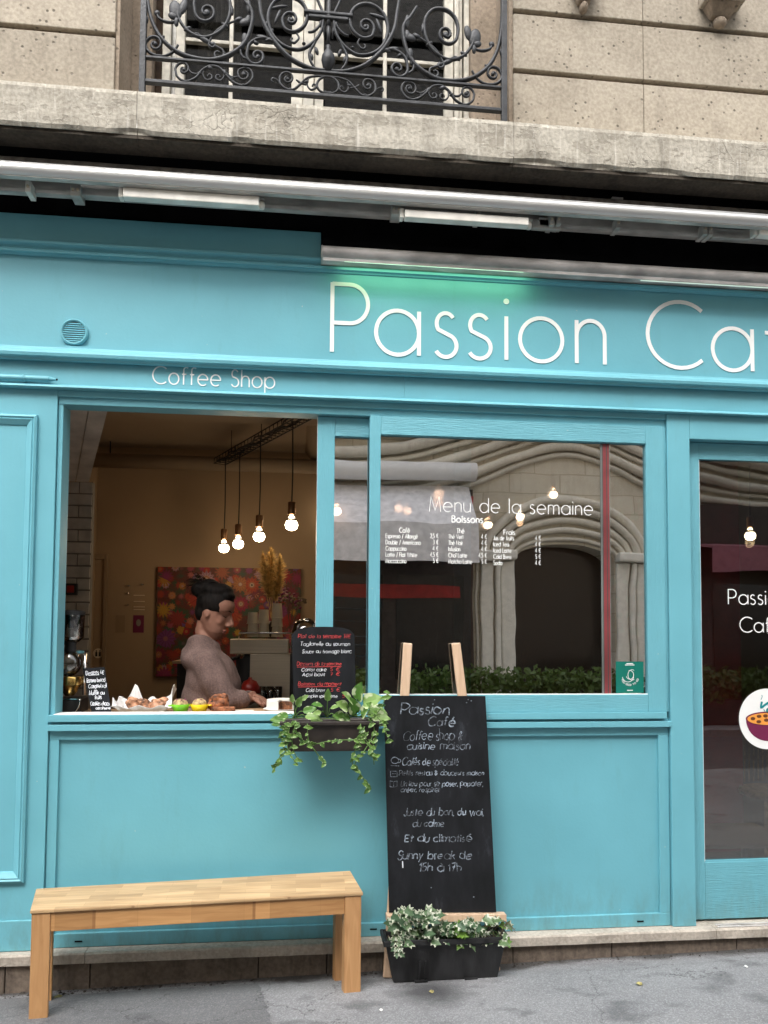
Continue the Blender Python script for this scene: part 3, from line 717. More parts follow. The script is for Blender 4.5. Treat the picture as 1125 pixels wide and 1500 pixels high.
# lettering on the sign band: every letter a piece of its own
def sign_letters(spec, z, h, w, y, parent, name='letter', mat='white'):
    for ch, x0, wx in spec:
        wd = G[ch][0]*h; mb = MB()
        glyph(mb, ch, 0, z, h, w, .003, 0, (wx/wd if wx else 1.0))
        mb.xf(lambda p, x0=x0: (p.x+x0, p.y+y, p.z)); obj(name, mb, mat, parent, merge=False)
def X0(u, v, y=0.): return at(u, v, y).x
spec = []
for ch, a, b_ in (('P', 486.5, 540), ('a', 551, 614), ('s', 637, 669), ('s', 686, 719), ('i', 741, None), ('o', 762, 824), ('n', 845, 886), ('C', 949, 1026), ('a', 1044, 1102)):
    x0 = X0(a, 480); spec.append((ch, x0, (X0(b_, 480)-x0) if b_ else None))
spec += [('f', 2.435, None), ('é', 2.60, None)]
sign_letters(spec, 3.0, .352, .020, .0055, sf)
mb = MB(); 
x = -.715; h = .085
sc_ = (-.133+.715)/(text_w('Coffee Shop', .2)*h)
for ch in 'Coffee Shop':
    if ch != ' ':
        mb = MB(); glyph(mb, ch, 0, 2.803, h, .0062, .002, 0, sc_); mb.xf(lambda p, x=x: (p.x+x, p.y+.0035, p.z)); obj('letter', mb, 'white', sf, merge=False)
    x += (G[ch][0]+.2)*h*sc_

# round air vent
c = at(109, 487, 0); vt = thing('air_vent', 'small round turquoise louvred vent on the sign band', 'vent', (c.x, 0, c.z-.063))
obj('rim', MB().lathe([(.052, .0055), (.052, -.008), (.058, -.012), (.064, -.008), (.065, .0055)], c, 40, 'y'), T, vt, smooth=True, auto=True)
obj('backing', MB().lathe([(.0518, .0052), (.0518, .001)], c, 32, 'y'), 'base', vt)
for i in range(9):
    z = c.z-.042+.0105*i; hw = math.sqrt(max(0, .0515**2-(z-c.z)**2))
    obj('slat', MB().prof([(-.002, z-.004), (-.008, z-.003), (-.004, z+.0025), (.0008, z+.003)], c.x-hw, c.x+hw), T, vt)

# painted roller lock on the frieze
c0 = at(-30, 556, -.02); c1 = at(71, 560, -.02)
rb = thing('roller_bar', 'thin turquoise rod fixed on the frieze at the far left', 'bar', (c0.x, -.02, c0.z-.01))
obj('rod', MB().tube([(c0.x, -.018, 2.797), (c1.x, -.018, 2.797)], .0135, 14), T, rb, smooth=True, auto=True)
obj('tip', MB().tube([(c1.x, -.018, 2.797), (c1.x+.03, -.018, 2.796), (c1.x+.034, -.018, 2.796)], [.012, .006, .006], 12), T, rb, smooth=True)
obj('clip', MB().tube([(at(37, 560).x-.004, -.018, 2.797), (at(37, 560).x+.004, -.018, 2.797)], .017, 14), T, rb)
obj('plug', MB().tube([(c1.x+.0345, -.018, 2.796), (c1.x+.040, -.018, 2.796)], .005, 10), 'black', rb)

# ------------------------------------------------------------------ sashes and door
def sash(name, label, x0, x1, z0, z1, lf, rt, tp, bt, y, parent_group, grain=True, glassmat='glass'):
    s = thing(name, label, 'window', ((x0+x1)/2, y, z0), parent_group)
    th = .042
    box('stile', x0, x0+lf, y, y+th, z0, z1, 'teal_grain_v', s, .002)
    box('stile', x1-rt, x1, y, y+th, z0, z1, 'teal_grain_v', s, .002)
    box('rail', x0+lf+.0006, x1-rt-.0006, y+.0006, y+th, z1-tp, z1, 'teal_grain_h', s, .002)
    box('rail', x0+lf+.0006, x1-rt-.0006, y+.0006, y+th, z0, z0+bt, 'teal_grain_h', s, .002)
    g = box('pane', x0+lf-.004, x1-rt+.004, y+.018, y+.024, z0+bt-.004, z1-tp+.004, glassmat, s)
    for a, b_, c_, d_ in ((x0+lf, x1-rt, z0+bt, z0+bt+.004), (x0+lf, x1-rt, z1-tp-.004, z1-tp)):
        box('glazing_bead', a, b_, y+.006, y+.0175, c_, d_, 'white' if c_ < 2 else T, s)
    return s, g
fs_, fpane = sash('front_sash', 'large fixed turquoise window with the drinks menu lettered on its glass', .338, 1.860, 1.2185, 2.684, .054, .098, .092, .088, -.006, None)
rs_, _g = sash('sliding_sash', 'narrow sliding window pushed back behind the large menu window', .082, .86, 1.220, 2.684, .085, .085, .095, .085, .046, None)
box('edge_strip', .0795, .0818, .048, .088, 1.22, 2.684, 'alu', rs_)
# lettering on the big pane
def pane_text(s, u0, v, u1, hpx, wd, y, parent, sp=.2, fit=True):
    a = at(u0, v, y); b_ = at(u1, v, y); h = hpx*3.78/F; mb = MB(); text(mb, s, a.x, b_.x, a.z, h, wd, 0, sp, th=.0008)
    mb.xf(lambda p: (p.x, p.y+y, p.z)); obj('lettering', mb, 'white', fpane, merge=False)
yp = .0114
pane_text('Menu de la semaine', 629, 749, 868, 22, .0045, yp, fs_)
pane_text('Boissons', 662, 765, 707, 10, .0060, yp, fs_, .22)
for s, u0, v, u1 in (('Café', 585, 780, 600), ('Thé', 669, 781, 680), ('Frais', 738, 783, 754)): pane_text(s, u0, v, u1, 7, .0038, yp, fs_)
menu = [(565, 628, 642, ['Espresso / Allongé', 'Double / Americano', 'Cappuccino', 'Latte / Flat White', 'Moccaccino'], ['2,5 €', '3 €', '4 €', '4,5 €', '5 €'], 788),
        (657, 703, 713, ['Thé Vert', 'Thé Noir', 'Infusion', 'Chaï Latte', 'Matcha Latte'], ['4 €', '4 €', '4 €', '4,5 €', '5 €'], 789),
        (723, 783, 792, ['Jus de fruits', 'Iced Tea', 'Iced Latte', 'Cold Brew', 'Soda'], ['4 €', '4 €', '4 €', '5 €', '4 €'], 791)]
for u0, up, ue, items, prices, v0 in menu:
    for i, (a, p) in enumerate(zip(items, prices)):
        v = v0+i*9.1; tw = text_w(a, .2)*6.0*.86
        pane_text(a, u0, v, u0+tw*.80, 6.4, .0030, yp, fs_); pw = text_w(p, .2)*6*.7
        pane_text(p, ue-pw, v, ue, 6.4, .0030, yp, fs_)
# green round-cup sticker, bottom right corner of the pane
st = thing('window_sticker', 'small dark green sticker with white leaf mark in the corner of the big window', 'sticker', tuple(at(922, 1014, yp)))
a = at(902, 969, yp); b_ = at(943, 1015, yp)
box('sticker_sheet', a.x, b_.x, .0105, .0115, b_.z, a.z, 'sticker', st)
cx_, cz_ = (a.x+b_.x)/2, (a.z+b_.z)/2
mb = MB()
for pts in (arc(0, .012, .020, .022, 200, 470), arc(.012, .012, .022, .026, 60, 300), arc(-.010, .006, .030, .030, 190, 350)):
    ribbon(mb, [(cx_+p[0], cz_+p[1]) for p in pts], .0026, .0004, 0)
mb.xf(lambda p: (p.x, p.y+.0098, p.z)); obj('emblem', mb, 'white', st, merge=False)
mb = MB(); s = 'TOO GOOD TO GO'
for i, ch in enumerate(s):
    if ch == ' ': continue
    an = R(205+i*10); q = MB(); glyph(q, ch, -.003, -.004, .0085, .0016, .0004)
    ca, sa = math.cos(an+math.pi/2), math.sin(an+math.pi/2)
    ox, oz = cx_+.045*math.cos(an), cz_+.006+.045*math.sin(an)
    q.xf(lambda p: (ox+p.x*ca-p.z*sa, p.y+.0102, oz+p.x*sa+p.z*ca)); mb.add(q.v, q.f)
for k, (wd_, dz) in enumerate(((.036, .069), (.05, .062), (.03, -.066))): mb.box(cx_-wd_/2, cx_+wd_/2, .0098, .0102, cz_+dz-.002, cz_+dz+.002)
obj('lettering', mb, 'white', st, merge=False)

# door
dr = thing('cafe_door', 'turquoise glazed shop door with round fruit bowl logo on the glass', 'door', (2.5, .05, .15))
dy = .05
box('stile', 2.004, 2.081, dy, dy+.045, .160, 2.622, 'teal_grain_v', dr, .002)
box('stile', 3.02, 3.10, dy, dy+.045, .160, 2.622, 'teal_grain_v', dr, .002)
box('rail', 2.0816, 3.0195, dy+.0006, dy+.045, 2.534, 2.622, 'teal_grain_h', dr, .002)
box('kick_rail', 2.0816, 3.0195, dy+.0006, dy+.045, .160, .446, 'teal_grain_h', dr, .002)
box('pane', 2.077, 3.024, dy+.018, dy+.024, .442, 2.538, 'door_glass', dr)
box('glazing_bead', 2.0816, 2.0856, dy+.006, dy+.0175, .45, 2.53, 'white', dr)
box('glazing_bead', 2.086, 3.019, dy+.004, dy+.0175, .4465, .455, T, dr)
box('hinge', 2.0002, 2.0038, dy-.004, dy+.01, 2.45, 2.51, 'steel', dr)
yd = dy+.0165
h_ = .118
def door_text(s, u0, v, h, w_):
    a = at(u0, v, yd); x = a.x
    for ch in s:
        if ch != ' ':
            mb = MB(); glyph(mb, ch, 0, a.z, h, w_, .001); mb.xf(lambda p, x=x: (p.x+x, p.y+yd, p.z)); obj('letter', mb, 'white', dr, merge=False)
        x += (G[ch][0]+.22)*h*.95
door_text('Passion', 1067, 885, .079, .0055); door_text('Café', 1084, 926, .079, .0055)
cc = at(1124, 1053, yd)
ldisc = obj('logo_disc', MB().lathe([(.001, 0), (.158, 0), (.158, .001), (.001, .001)], (cc.x, yd-.001, cc.z), 64, 'y'), 'white', dr)
def disc_shape(pts, lay, mat, name='logo_shape'):
    q = [(cc.x+a, cc.z+b2) for a, b2 in pts]; obj(name, MB().prism(q, yd-.0014-.0006*lay, yd-.0011-.0006*(lay-1)), mat, ldisc)
disc_shape(arc(0, .000, .120, .115, 180, 360)+[(.12, .0)], 1, 'logo_purple')
disc_shape(arc(0, .002, .121, .036, 0, 360)[:-1], 2, 'logo_purple')
disc_shape(arc(0, .000, .113, .031, 0, 360)[:-1], 3, 'logo_orange')
for sx_, sz_ in ((-.082, .002), (-.048, .014), (-.05, -.014), (-.008, -.006), (-.012, .016), (.03, .014), (.035, -.012), (.075, .004)):
    disc_shape([(sx_+p[0], sz_+p[1]) for p in arc(0, 0, .013, .0085, 0, 360)[:-1]], 4, 'logo_brown', 'logo_seed')
mb = MB()
for pts, w_ in (([(-.03, .09), (-.035, .06), (-.01, .075), (.012, .085), (.01, .06), (-.002, .045), (.0, .03)], .011), ([(-.035, .10), (-.028, .115), (-.03, .125)], .003), ([(-.02, .05), (-.012, .035)], .004), ([(.03, .075), (.035, .1), (.02, .12)], .006), ([(.02, .05), (.012, .035)], .004)):
    pp = cat_rom([(p[0], p[1], 0) for p in pts], 5); ribbon(mb, [(cc.x+p.x, cc.z+p.y) for p in pp], w_, .0006, 0)
mb.xf(lambda p: (p.x, p.y+yd-.0026, p.z)); obj('logo_steam', mb, 'logo_teal', ldisc, merge=False)
# door threshold rails on the step
th_ = thing('threshold', 'metal threshold bars lying on the stone step at the door', 'threshold', (2.6, 0, .149))
box('bar', 2.10, 3.1, -.035, -.026, .1495, .154, 'box_grey', th_); box('bar', 2.10, 3.1, -.012, -.002, .1495, .156, 'box_grey', th_)
box('plate', 2.12, 2.23, -.0255, -.0125, .1493, .152, 'alu_grey', th_)

# ================================================================== AWNINGS
aw = thing('awning', 'large retracted awning with a white rounded front rail under the stone ledge', 'awning', (.5, -.2, 3.6))
def rnd_prof(cy_, cz_, ry, rz, n=20, a0=0, a1=360): return [(cy_+ry*math.cos(R(a0+(a1-a0)*i/n)), cz_+rz*math.sin(R(a0+(a1-a0)*i/n))) for i in range(n)]
obj('front_rail', MB().prof(rnd_prof(-.245, 3.670, .030, .033, 28), L0, R0), 'alu', aw, smooth=True, auto=True)
obj('rail_lip', MB().prof(rnd_prof(-.255, 3.690, .014, .010, 14), L0, R0), 'alu', aw, smooth=True, auto=True)
obj('rail_lower_edge', MB().prof([(-.256, 3.634), (-.235, 3.630), (-.235, 3.637), (-.256, 3.640)], L0, R0), 'alu_grey', aw)
obj('cloth_roll', MB().prof(rnd_prof(-.17, 3.722, .055, .042, 24), L0, R0), 'fabric_grey', aw, smooth=True, auto=True)
for k in range(14): pass
box('torsion_bar', L0, R0, -.145, -.11, at(50, 285, -.13).z, at(50, 266, -.13).z, 'alu_grey', aw, .003)
def seg(u0, v0, u1, v1, y, thick, name, mat, bev=.003):
    a = at(u0, v0, y); b_ = at(u1, v1, y)
    return box(name, min(a.x, b_.x), max(a.x, b_.x), y, y+thick, min(a.z, b_.z), max(a.z, b_.z), mat, aw, bev)
# folded arms (cream), their sleeves and brackets
for (ua, va, ub, vb) in ((182, 280, 380, 306), (592, 314, 772, 334.5), (1108, 340, 1260, 358)):
    a0 = at(ua, va, -.205); a1 = at(ub, vb, -.205)
    zt = (at(ua, va, -.205).z+at(ub, vb-14, -.205).z)/2; zb = at(ub, vb, -.205).z
    box('folding_arm', a0.x, a1.x, -.235, -.19, zb, zt, 'alu_cream', aw, .004)
    obj('arm_knuckle', MB().lathe([(.001, -.02), (.013, -.018), (.016, 0), (.013, .012), (.001, .012)], (a1.x+.01, -.20, (zb+zt)/2), 14), 'alu_cream', aw, smooth=True)
    box('arm_clevis', a1.x+.004, a1.x+.022, -.222, -.18, zt-.004, zt+.004, 'alu_grey', aw)
    box('arm_sleeve', a0.x-.022, a0.x-.004, -.222, -.18, zb+.004, zt+.012, 'alu_cream', aw, .003)
for (ua, va, ub, vb) in ((118, 268, 176, 289), (780, 320, 822, 336), (1044, 334, 1100, 351), (790, 318, 812, 332)):
    seg(ua, va, ub, vb, -.175, .03, 'arm_socket', 'alu_grey')
for u in (42, 108, 115, 584, 577, 700, 808, 818, 905, 1032, 1040):
    v = 268+u*.062; p = at(u, v, -.19); hh = .026 if u not in (108, 115, 1032, 1040, 808) else .032
    box('bracket', p.x-.012, p.x+.012, -.20, -.12, p.z-hh-.012, p.z+.014, 'alu_grey' if u != 42 else 'alu_cream', aw, .002)
    obj('bolt', MB().lathe([(.001, -.006), (.006, -.006), (.007, 0)], (p.x, -.2005, p.z-hh*.5), 10, 'y'), 'steel', aw)
box('cloth_tab', at(898, 285, -.2).x, at(914, 285, -.2).x, -.19, -.17, 3.765, 3.775, 'alu', aw)

sb = thing('sign_awning', 'narrow grey half-round roller box above the shop sign', 'awning', (1.8, -.05, 3.41))
obj('roller_box', MB().prof([(.028, 3.426)]+[(-.070+.044*math.cos(R(a)), 3.459+.033*math.sin(R(a))) for a in range(250, 89, -16)]+[(.028, 3.492)], .094, R0), 'box_grey', sb, smooth=True, auto=True)
obj('end_cap', MB().prof([(.028, 3.424)]+[(-.070+.046*math.cos(R(a)), 3.459+.035*math.sin(R(a))) for a in range(250, 89, -16)]+[(.028, 3.494)], .086, .0935), 'alu_grey', sb)
box('mounting_board', .095, R0, -.012, .0295, 3.4935, 3.56, 'black', sb)
ls = thing('sign_light', 'thin lit strip lamp under the grey roller box shining green on the sign', 'lamp', (1.2, -.05, 3.40))
box('light_strip', .20, 1.10, -.074, -.071, 3.4225, 3.4252, 'led', ls)
box('cover_lip', .094, R0, -.096, -.094, 3.413, 3.4275, 'box_grey', ls)
box('diffuser', 1.72, R0, -.062, -.056, 3.4225, 3.4250, 'led', ls)
ld = bpy.data.lights.new('strip_lamp_light', 'AREA'); ld.shape = 'RECTANGLE'; ld.size = .95; ld.size_y = .010; ld.energy = .26; ld.color = (.52, 1, .52)
lo = bpy.data.objects.new('strip_lamp_light', ld); COL.objects.link(lo); lo.location = (.66, -.083, 3.421); lo.rotation_euler = (R(20), 0, 0)

# ================================================================== STONE HOUSE ABOVE
sh = thing('stone_house', 'pale limestone house front with a projecting ledge above the shop', 'building', (.5, 0, 3.8))
fy, zt_, zb_ = -.35, 4.006, 3.812
joints = [-2.6, -.742, .972, 3.4]
for si, (a, b_) in enumerate(zip(joints, joints[1:])):
    mb = MB(); n = int((b_-a)/.018)
    P_ = [(fy, 4.004), (fy-.004, 3.985), (fy, 3.93), (fy, 3.87), (fy+.002, 3.828), (fy+.010, 3.812), (fy+.02, 3.816), (fy+.03, 3.90), (fy+.04, 3.90), (fy+.05, 3.90), (.1, 3.90), (.1, 4.004)]
    k = len(P_)
    for i in range(n+1):
        x = a+.0015+(b_-a-.003)*i/n
        chip = max(0, noise.noise(Vector((x*5, 3.3, 1)))-.12)*.05; fine = noise.noise(Vector((x*28, 1, 1)))*.004
        for j, (y, z) in enumerate(P_):
            dz = dy_ = 0
            if j in (3, 4, 5): dz = chip*(.2, .7, 1)[j-3]+fine; dy_ = (chip+fine)*(.2, .6, 1)[j-3]*.6
            if j in (0, 1): dy_ = fine*.6; dz = fine*.4
            if 6 <= j <= 9: dy_ = fine
            mb.v.append(Vector((x, y+dy_, z+dz)))
    mb.f = [(i*k+j, (i+1)*k+j, (i+1)*k+(j+1) % k, i*k+(j+1) % k) for i in range(n) for j in range(k)]+[tuple(range(k)), tuple(range(n*k+k-1, n*k-1, -1))]
    obj('ledge_stone', mb, 'ledge', sh)
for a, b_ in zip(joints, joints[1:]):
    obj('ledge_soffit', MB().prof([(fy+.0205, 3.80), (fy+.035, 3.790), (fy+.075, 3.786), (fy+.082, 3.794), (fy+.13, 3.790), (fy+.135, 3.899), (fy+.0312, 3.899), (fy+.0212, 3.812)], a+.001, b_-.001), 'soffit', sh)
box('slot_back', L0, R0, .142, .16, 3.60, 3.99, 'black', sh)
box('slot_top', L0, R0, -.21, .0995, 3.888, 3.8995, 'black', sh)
box('ledge_joint', -.7435, -.7405, fy+.006, fy+.012, 3.84, 3.999, 'white_glaze', sh); box('ledge_joint', .9705, .9735, fy+.006, fy+.012, 3.84, 3.999, 'white_glaze', sh)
# coursed blocks left and right of the upper window
by = -.12
courses = [(4.006, 4.421), (4.447, 4.733), (4.759, 5.06), (5.09, 5.40)]
for zi, (z0, z1) in enumerate(courses):
    lj = [-2.6, -1.9 if zi % 2 else -1.55, -.9]
    rj = [1.037, 1.72, 2.45 if zi % 2 else 2.6, 3.4]
    for js in (lj, rj):
        for a, b_ in zip(js, js[1:]):
            g = .0012
            box('stone_block', a+(g if a not in (1.037,) else 0), b_-(g if b_ != -.9 else 0), by, .25, z0, z1, 'stone', sh, .004)
    if zi < 3:
        zn = courses[zi+1][0]
        box('recessed_joint', -2.6, -.915, by+.028, .25, z1+.0004, zn-.0004, 'stone_brown', sh); box('recessed_joint', 1.052, 3.4, by+.028, .25, z1+.0004, zn-.0004, 'stone_brown', sh)
yw = .20
box('reveal_stone', -.8998, -.882, by+.012, yw+.06, 4.006, 5.4, 'stone_brown', sh)
xr = at(222, 100, .14).x; xr2 = at(690, 100, .14).x
box('reveal_stone', -.8815, xr, .14, yw+.06, 4.006, 5.4, 'stone_brown', sh)
box('reveal_stone', 1.018, 1.0365, by+.012, yw+.06, 4.006, 5.4, 'stone_brown', sh)
box('reveal_stone', xr2, 1.0175, .14, yw+.06, 4.006, 5.4, 'stone_brown', sh)
# little carved corbels near the top edge
for u, v, wp in ((856, 12, 18), (1056, 34, 30)):
    p = at(u, v, by-.03); r0 = wp/2*3.6/F
    cb = thing('corbel', 'carved stone drop corbel at the top right edge' if u > 1000 else 'small rounded stone corbel just right of the railing at the top edge', 'corbel', (p.x, by, p.z))
    obj('drop', MB().ell((p.x, by-.02, p.z+.01), (r0*.75, .03, .028), 16, 10), 'stone_brown', cb, smooth=True)
    obj('bracket_body', MB().hexa([Vector(q) for q in ((p.x-r0*1.0, by-.035, p.z+.03), (p.x+r0*1.0, by-.035, p.z+.03), (p.x+r0*1.0, by-.0004, p.z+.03), (p.x-r0*1.0, by-.0004, p.z+.03), (p.x-r0*1.8, by-.08, p.z+.085), (p.x+r0*1.8, by-.08, p.z+.085), (p.x+r0*1.8, by-.0004, p.z+.085), (p.x-r0*1.8, by-.0004, p.z+.085))]), 'stone_brown', cb, bevel=.006)
    box('bracket_cap', p.x-r0*2.2, p.x+r0*2.2, by-.10, by-.0004, p.z+.0855, p.z+.16, 'stone', cb, .008)
# tall french window
fw = thing('french_window', 'tall cream french window with glazing bars behind the iron railing', 'window', (.1, yw, 4.0))
def fx(u): return at(u, 110, yw).x
C_ = 'cream_frame'
box('gap', xr+.001, fx(237), yw+.03, yw+.06, 4.0, 5.4, 'rust', fw)
box('outer_frame', fx(238), fx(250), yw-.02, yw+.06, 4.0, 5.4, C_, fw, .004)
box('outer_frame', fx(251), fx(256), yw+.01, yw+.06, 4.0, 5.4, 'alu_grey', fw)
box('leaf_stile', fx(257), fx(270), yw-.006, yw+.04, 4.0, 5.4, C_, fw, .004)
box('leaf_stile', fx(427), fx(444), yw-.006, yw+.04, 4.0, 5.4, C_, fw, .004)
box('cover_strip', fx(444.5), fx(460), yw-.02, yw+.03, 4.0, 5.4, C_, fw, .006)
box('leaf_stile', fx(460.5), fx(474), yw-.006, yw+.04, 4.0, 5.4, C_, fw, .004)
box('leaf_stile', fx(651), fx(664), yw-.006, yw+.04, 4.0, 5.4, C_, fw, .004)
box('outer_frame', fx(665), fx(671), yw-.02, yw+.05, 4.0, 5.4, C_, fw, .003); box('outer_frame', fx(672), fx(677), yw+.0, yw+.05, 4.0, 5.4, C_, fw, .003); box('outer_frame', fx(679), fx(686), yw-.02, yw+.05, 4.0, 5.4, C_, fw, .003)
box('gap', fx(686), xr2-.001, yw+.02, yw+.06, 4.0, 5.4, 'rust', fw)
for u0, u1, um in ((270, 427, 338), (474, 651, 564)):
    xm = fx(um); zb2 = at(um, 62 if um < 400 else 86, yw).z
    box('glazing_bar', xm-.010, xm+.010, yw+.002, yw+.03, 4.0, 5.4, C_, fw, .003)
    for z in (zb2, zb2+.52):
        box('glazing_bar', fx(u0), xm-.0105, yw+.0025, yw+.03, z-.010, z+.010, C_, fw, .003); box('glazing_bar', xm+.0105, fx(u1), yw+.0025, yw+.03, z-.010, z+.010, C_, fw, .003)
    box('pane', fx(u0), xm, yw+.031, yw+.035, 4.0, 5.4, 'glass_dark', fw); box('pane', xm, fx(u1), yw+.031, yw+.035, 4.0, 5.4, 'glass_dark', fw)
# curtain lengths inside the dark room
mb = MB(); n = 60; x0c, x1c = fx(275), fx(345)
mb.v = [Vector((x0c+(x1c-x0c)*i/n, yw+.35+.02*math.sin(i*.9)+.01*math.sin(i*2.3), z)) for z in (3.9, 5.4) for i in range(n+1)]
mb.f = [(i, i+1, n+2+i, n+1+i) for i in range(n)]
cu = obj('curtain', mb, 'curtain', None, smooth=True); tag(cu, 'pale curtain hanging behind the left leaf of the upper window', 'curtain')
cu.modifiers.new('s', 'SOLIDIFY').thickness = .004
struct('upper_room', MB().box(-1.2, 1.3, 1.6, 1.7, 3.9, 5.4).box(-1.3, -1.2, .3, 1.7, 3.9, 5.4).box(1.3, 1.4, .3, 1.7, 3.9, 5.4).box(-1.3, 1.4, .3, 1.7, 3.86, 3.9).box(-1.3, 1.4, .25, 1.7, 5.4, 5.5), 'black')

# ================================================================== IRON RAILING
ry = -.25
rl = thing('balcony_railing', 'ornate dark wrought iron railing with scrolls standing on the stone ledge', 'railing', (.11, ry, 4.006))
xl, xrr = at(209, 100, ry).x, at(738, 100, ry).x; xc = (xl+xrr)/2; zt0 = 5.2
for x in (xl, xrr):
    box('post', x-.014, x+.014, ry-.014, ry+.014, 4.0, zt0, 'iron', rl, .003)
def zr(u, v): return at(u, v, ry).z
z1r = (zr(230, 121.5)+zr(720, 161))/2; z2r = (zr(230, 86.5)+zr(720, 127.5))/2
box('rail', xl+.014, xrr-.014, ry-.013, ry+.013, z1r-.0085, z1r+.0085, 'iron', rl, .003)
box('rail', xl+.014, xrr-.014, ry-.011, ry+.011, z2r-.0055, z2r+.0055, 'iron', rl, .002)
box('rail', xl+.014, xrr-.014, ry-.016, ry+.016, zt0-.02, zt0+.01, 'iron', rl, .003)
def Q(a, b_):   # point read off the left half of the railing
    return at(200+a/4.018, b_/4.018, ry)
def spiral(c, r0, r1, a0, a1, n=26):
    return [(c[0]+(r0+(r1-r0)*i/n)*math.cos(R(a0+(a1-a0)*i/n)), c[1]-(r0+(r1-r0)*i/n)*math.sin(R(a0+(a1-a0)*i/n))) for i in range(n+1)]
def scroll(pts, r=.0075, taper=True, name='scroll', dy=0):
    if len(pts) < 14: pts = [(p.x, p.y) for p in cat_rom([(a, b_, 0) for a, b_ in pts], 7)]
    P3 = [Q(a, b_) for a, b_ in pts]
    for side in (1, -1):
        q = [Vector((p.x if side == 1 else 2*xc-p.x, p.y+dy, p.z)) for p in P3]
        n = len(q); rs = [1.18*r*(1-.3*abs(2*i/(n-1)-1)) for i in range(n)] if taper else r
        obj(name, MB().tube(q, rs, 7, 1.3), 'iron', rl, smooth=True)
def blob(a, b_, rx, rz, rot=0, name='leaf'):
    p = Q(a, b_); k = 3.5/F/4.018
    for side in (1, -1):
        c_ = Vector((p.x if side == 1 else 2*xc-p.x, p.y, p.z))
        m_ = Matrix.Rotation(R(rot)*-side, 3, 'Y')
        mb = MB().ell(c_, (rx*k, .009, rz*k), 12, 8, m_); obj(name, mb.jitter(.002), 'iron', rl, smooth=True)
cr = lambda pts, n=7: [(p.x, p.y) for p in cat_rom([(a, b_, 0) for a, b_ in pts], n)]
def volute(c, p0, dirn, turns=1.35, r1=9, n=30):
    a0 = math.atan2(p0[1]-c[1], p0[0]-c[0]); r0 = math.hypot(p0[0]-c[0], p0[1]-c[1])
    return [(c[0]+(r0+(r1-r0)*(i/n)**.85)*math.cos(a0+dirn*turns*2*math.pi*i/n), c[1]+(r0+(r1-r0)*(i/n)**.85)*math.sin(a0+dirn*turns*2*math.pi*i/n)) for i in range(n+1)]
def vol(pts, c, dirn, r, turns=1.35): scroll(cr(pts)+volute(c, pts[-1], dirn, turns)[1:], r)
vol([(245, 265), (215, 305), (165, 330), (105, 325), (65, 298), (52, 262)], (108, 262), 1, .0062)
scroll(cr([(60, -120), (66, 0), (90, 120), (150, 230), (250, 312), (370, 350), (480, 350), (590, 300), (650, 230), (680, 130), (676, 60), (640, 10), (600, -60)]), .0095)
vol([(235, 50), (250, 110), (290, 170), (350, 212), (420, 220), (500, 178), (545, 100), (548, 10), (500, -60), (420, -75), (362, -40), (340, 20), (345, 80)], (412, 72), -1, .008, 1.4)
scroll([(255, 110), (220, 130), (170, 128), (130, 105), (122, 75)], .006)
vol([(600, 115), (540, 140), (480, 175), (440, 225), (425, 262)], (448, 262), -1, .005, .8)
vol([(360, 200), (410, 235), (460, 270), (505, 295), (515, 320)], (480, 318), 1, .0055, .9)
vol([(830, 262), (800, 245), (760, 225), (705, 232), (662, 265), (648, 320)], (708, 332), -1, .0068)
scroll(cr([(700, -160), (722, 0), (740, 110), (800, 230), (900, 340), (1000, 395), (1070, 412), (1110, 414)]), .0095)
vol([(1040, -60), (1075, 20), (1098, 90), (1088, 180), (1040, 250), (960, 292), (870, 272), (800, 205), (774, 110), (798, 30), (860, -15), (930, -12), (985, 30), (1005, 95), (985, 155), (930, 188), (876, 172), (858, 130)], (908, 116), 1, .008, 1.2)
vol([(905, 190), (940, 195), (955, 225), (935, 250)], (922, 235), 1, .0045, .6)
scroll([(1090, 170), (1050, 250), (1018, 310), (1025, 360), (1050, 400)], .0062)
scroll([(1090, 120), (1070, 160), (1040, 185), (1010, 190)], .0055)
scroll(cr([(640, 230), (612, 280), (620, 330), (660, 355)]), .006)
_c1, _c2 = (276, 408), (634, 440)
_mid = [(228, 408), (240, 450), (285, 480), (345, 462), (390, 412), (440, 390), (492, 404), (535, 452), (585, 494), (640, 503), (682, 462), (674, 418), (640, 400), (603, 412)]
scroll(volute(_c1, _mid[0], 1, 1.25, 8)[::-1][:-1]+cr(_mid)+volute(_c2, _mid[-1], -1, 1.2, 8)[1:], .0056)
vol([(395, 410), (392, 445), (410, 470), (436, 470)], (428, 452), -1, .0042, .7); vol([(508, 412), (515, 450), (495, 475), (472, 470)], (482, 455), 1, .0042, .7)
scroll([(300, 395), (320, 428), (350, 437), (385, 425)], .0045); scroll([(530, 430), (560, 455), (600, 452)], .0045)
vol([(1125, 452), (1060, 448), (1005, 460), (965, 495), (925, 527), (880, 525), (846, 495), (842, 462)], (888, 464), 1, .0056, 1.25)
vol([(845, 490), (825, 470), (805, 462)], (806, 474), -1, .0042, .5); scroll([(940, 470), (965, 488), (1000, 500)], .0045)
vol([(1012, 462), (1005, 500), (1025, 528), (1050, 522)], (1044, 508), -1, .0042, .7)
scroll(arc(1118, 500, 56, 48, 60, 300), .0052)
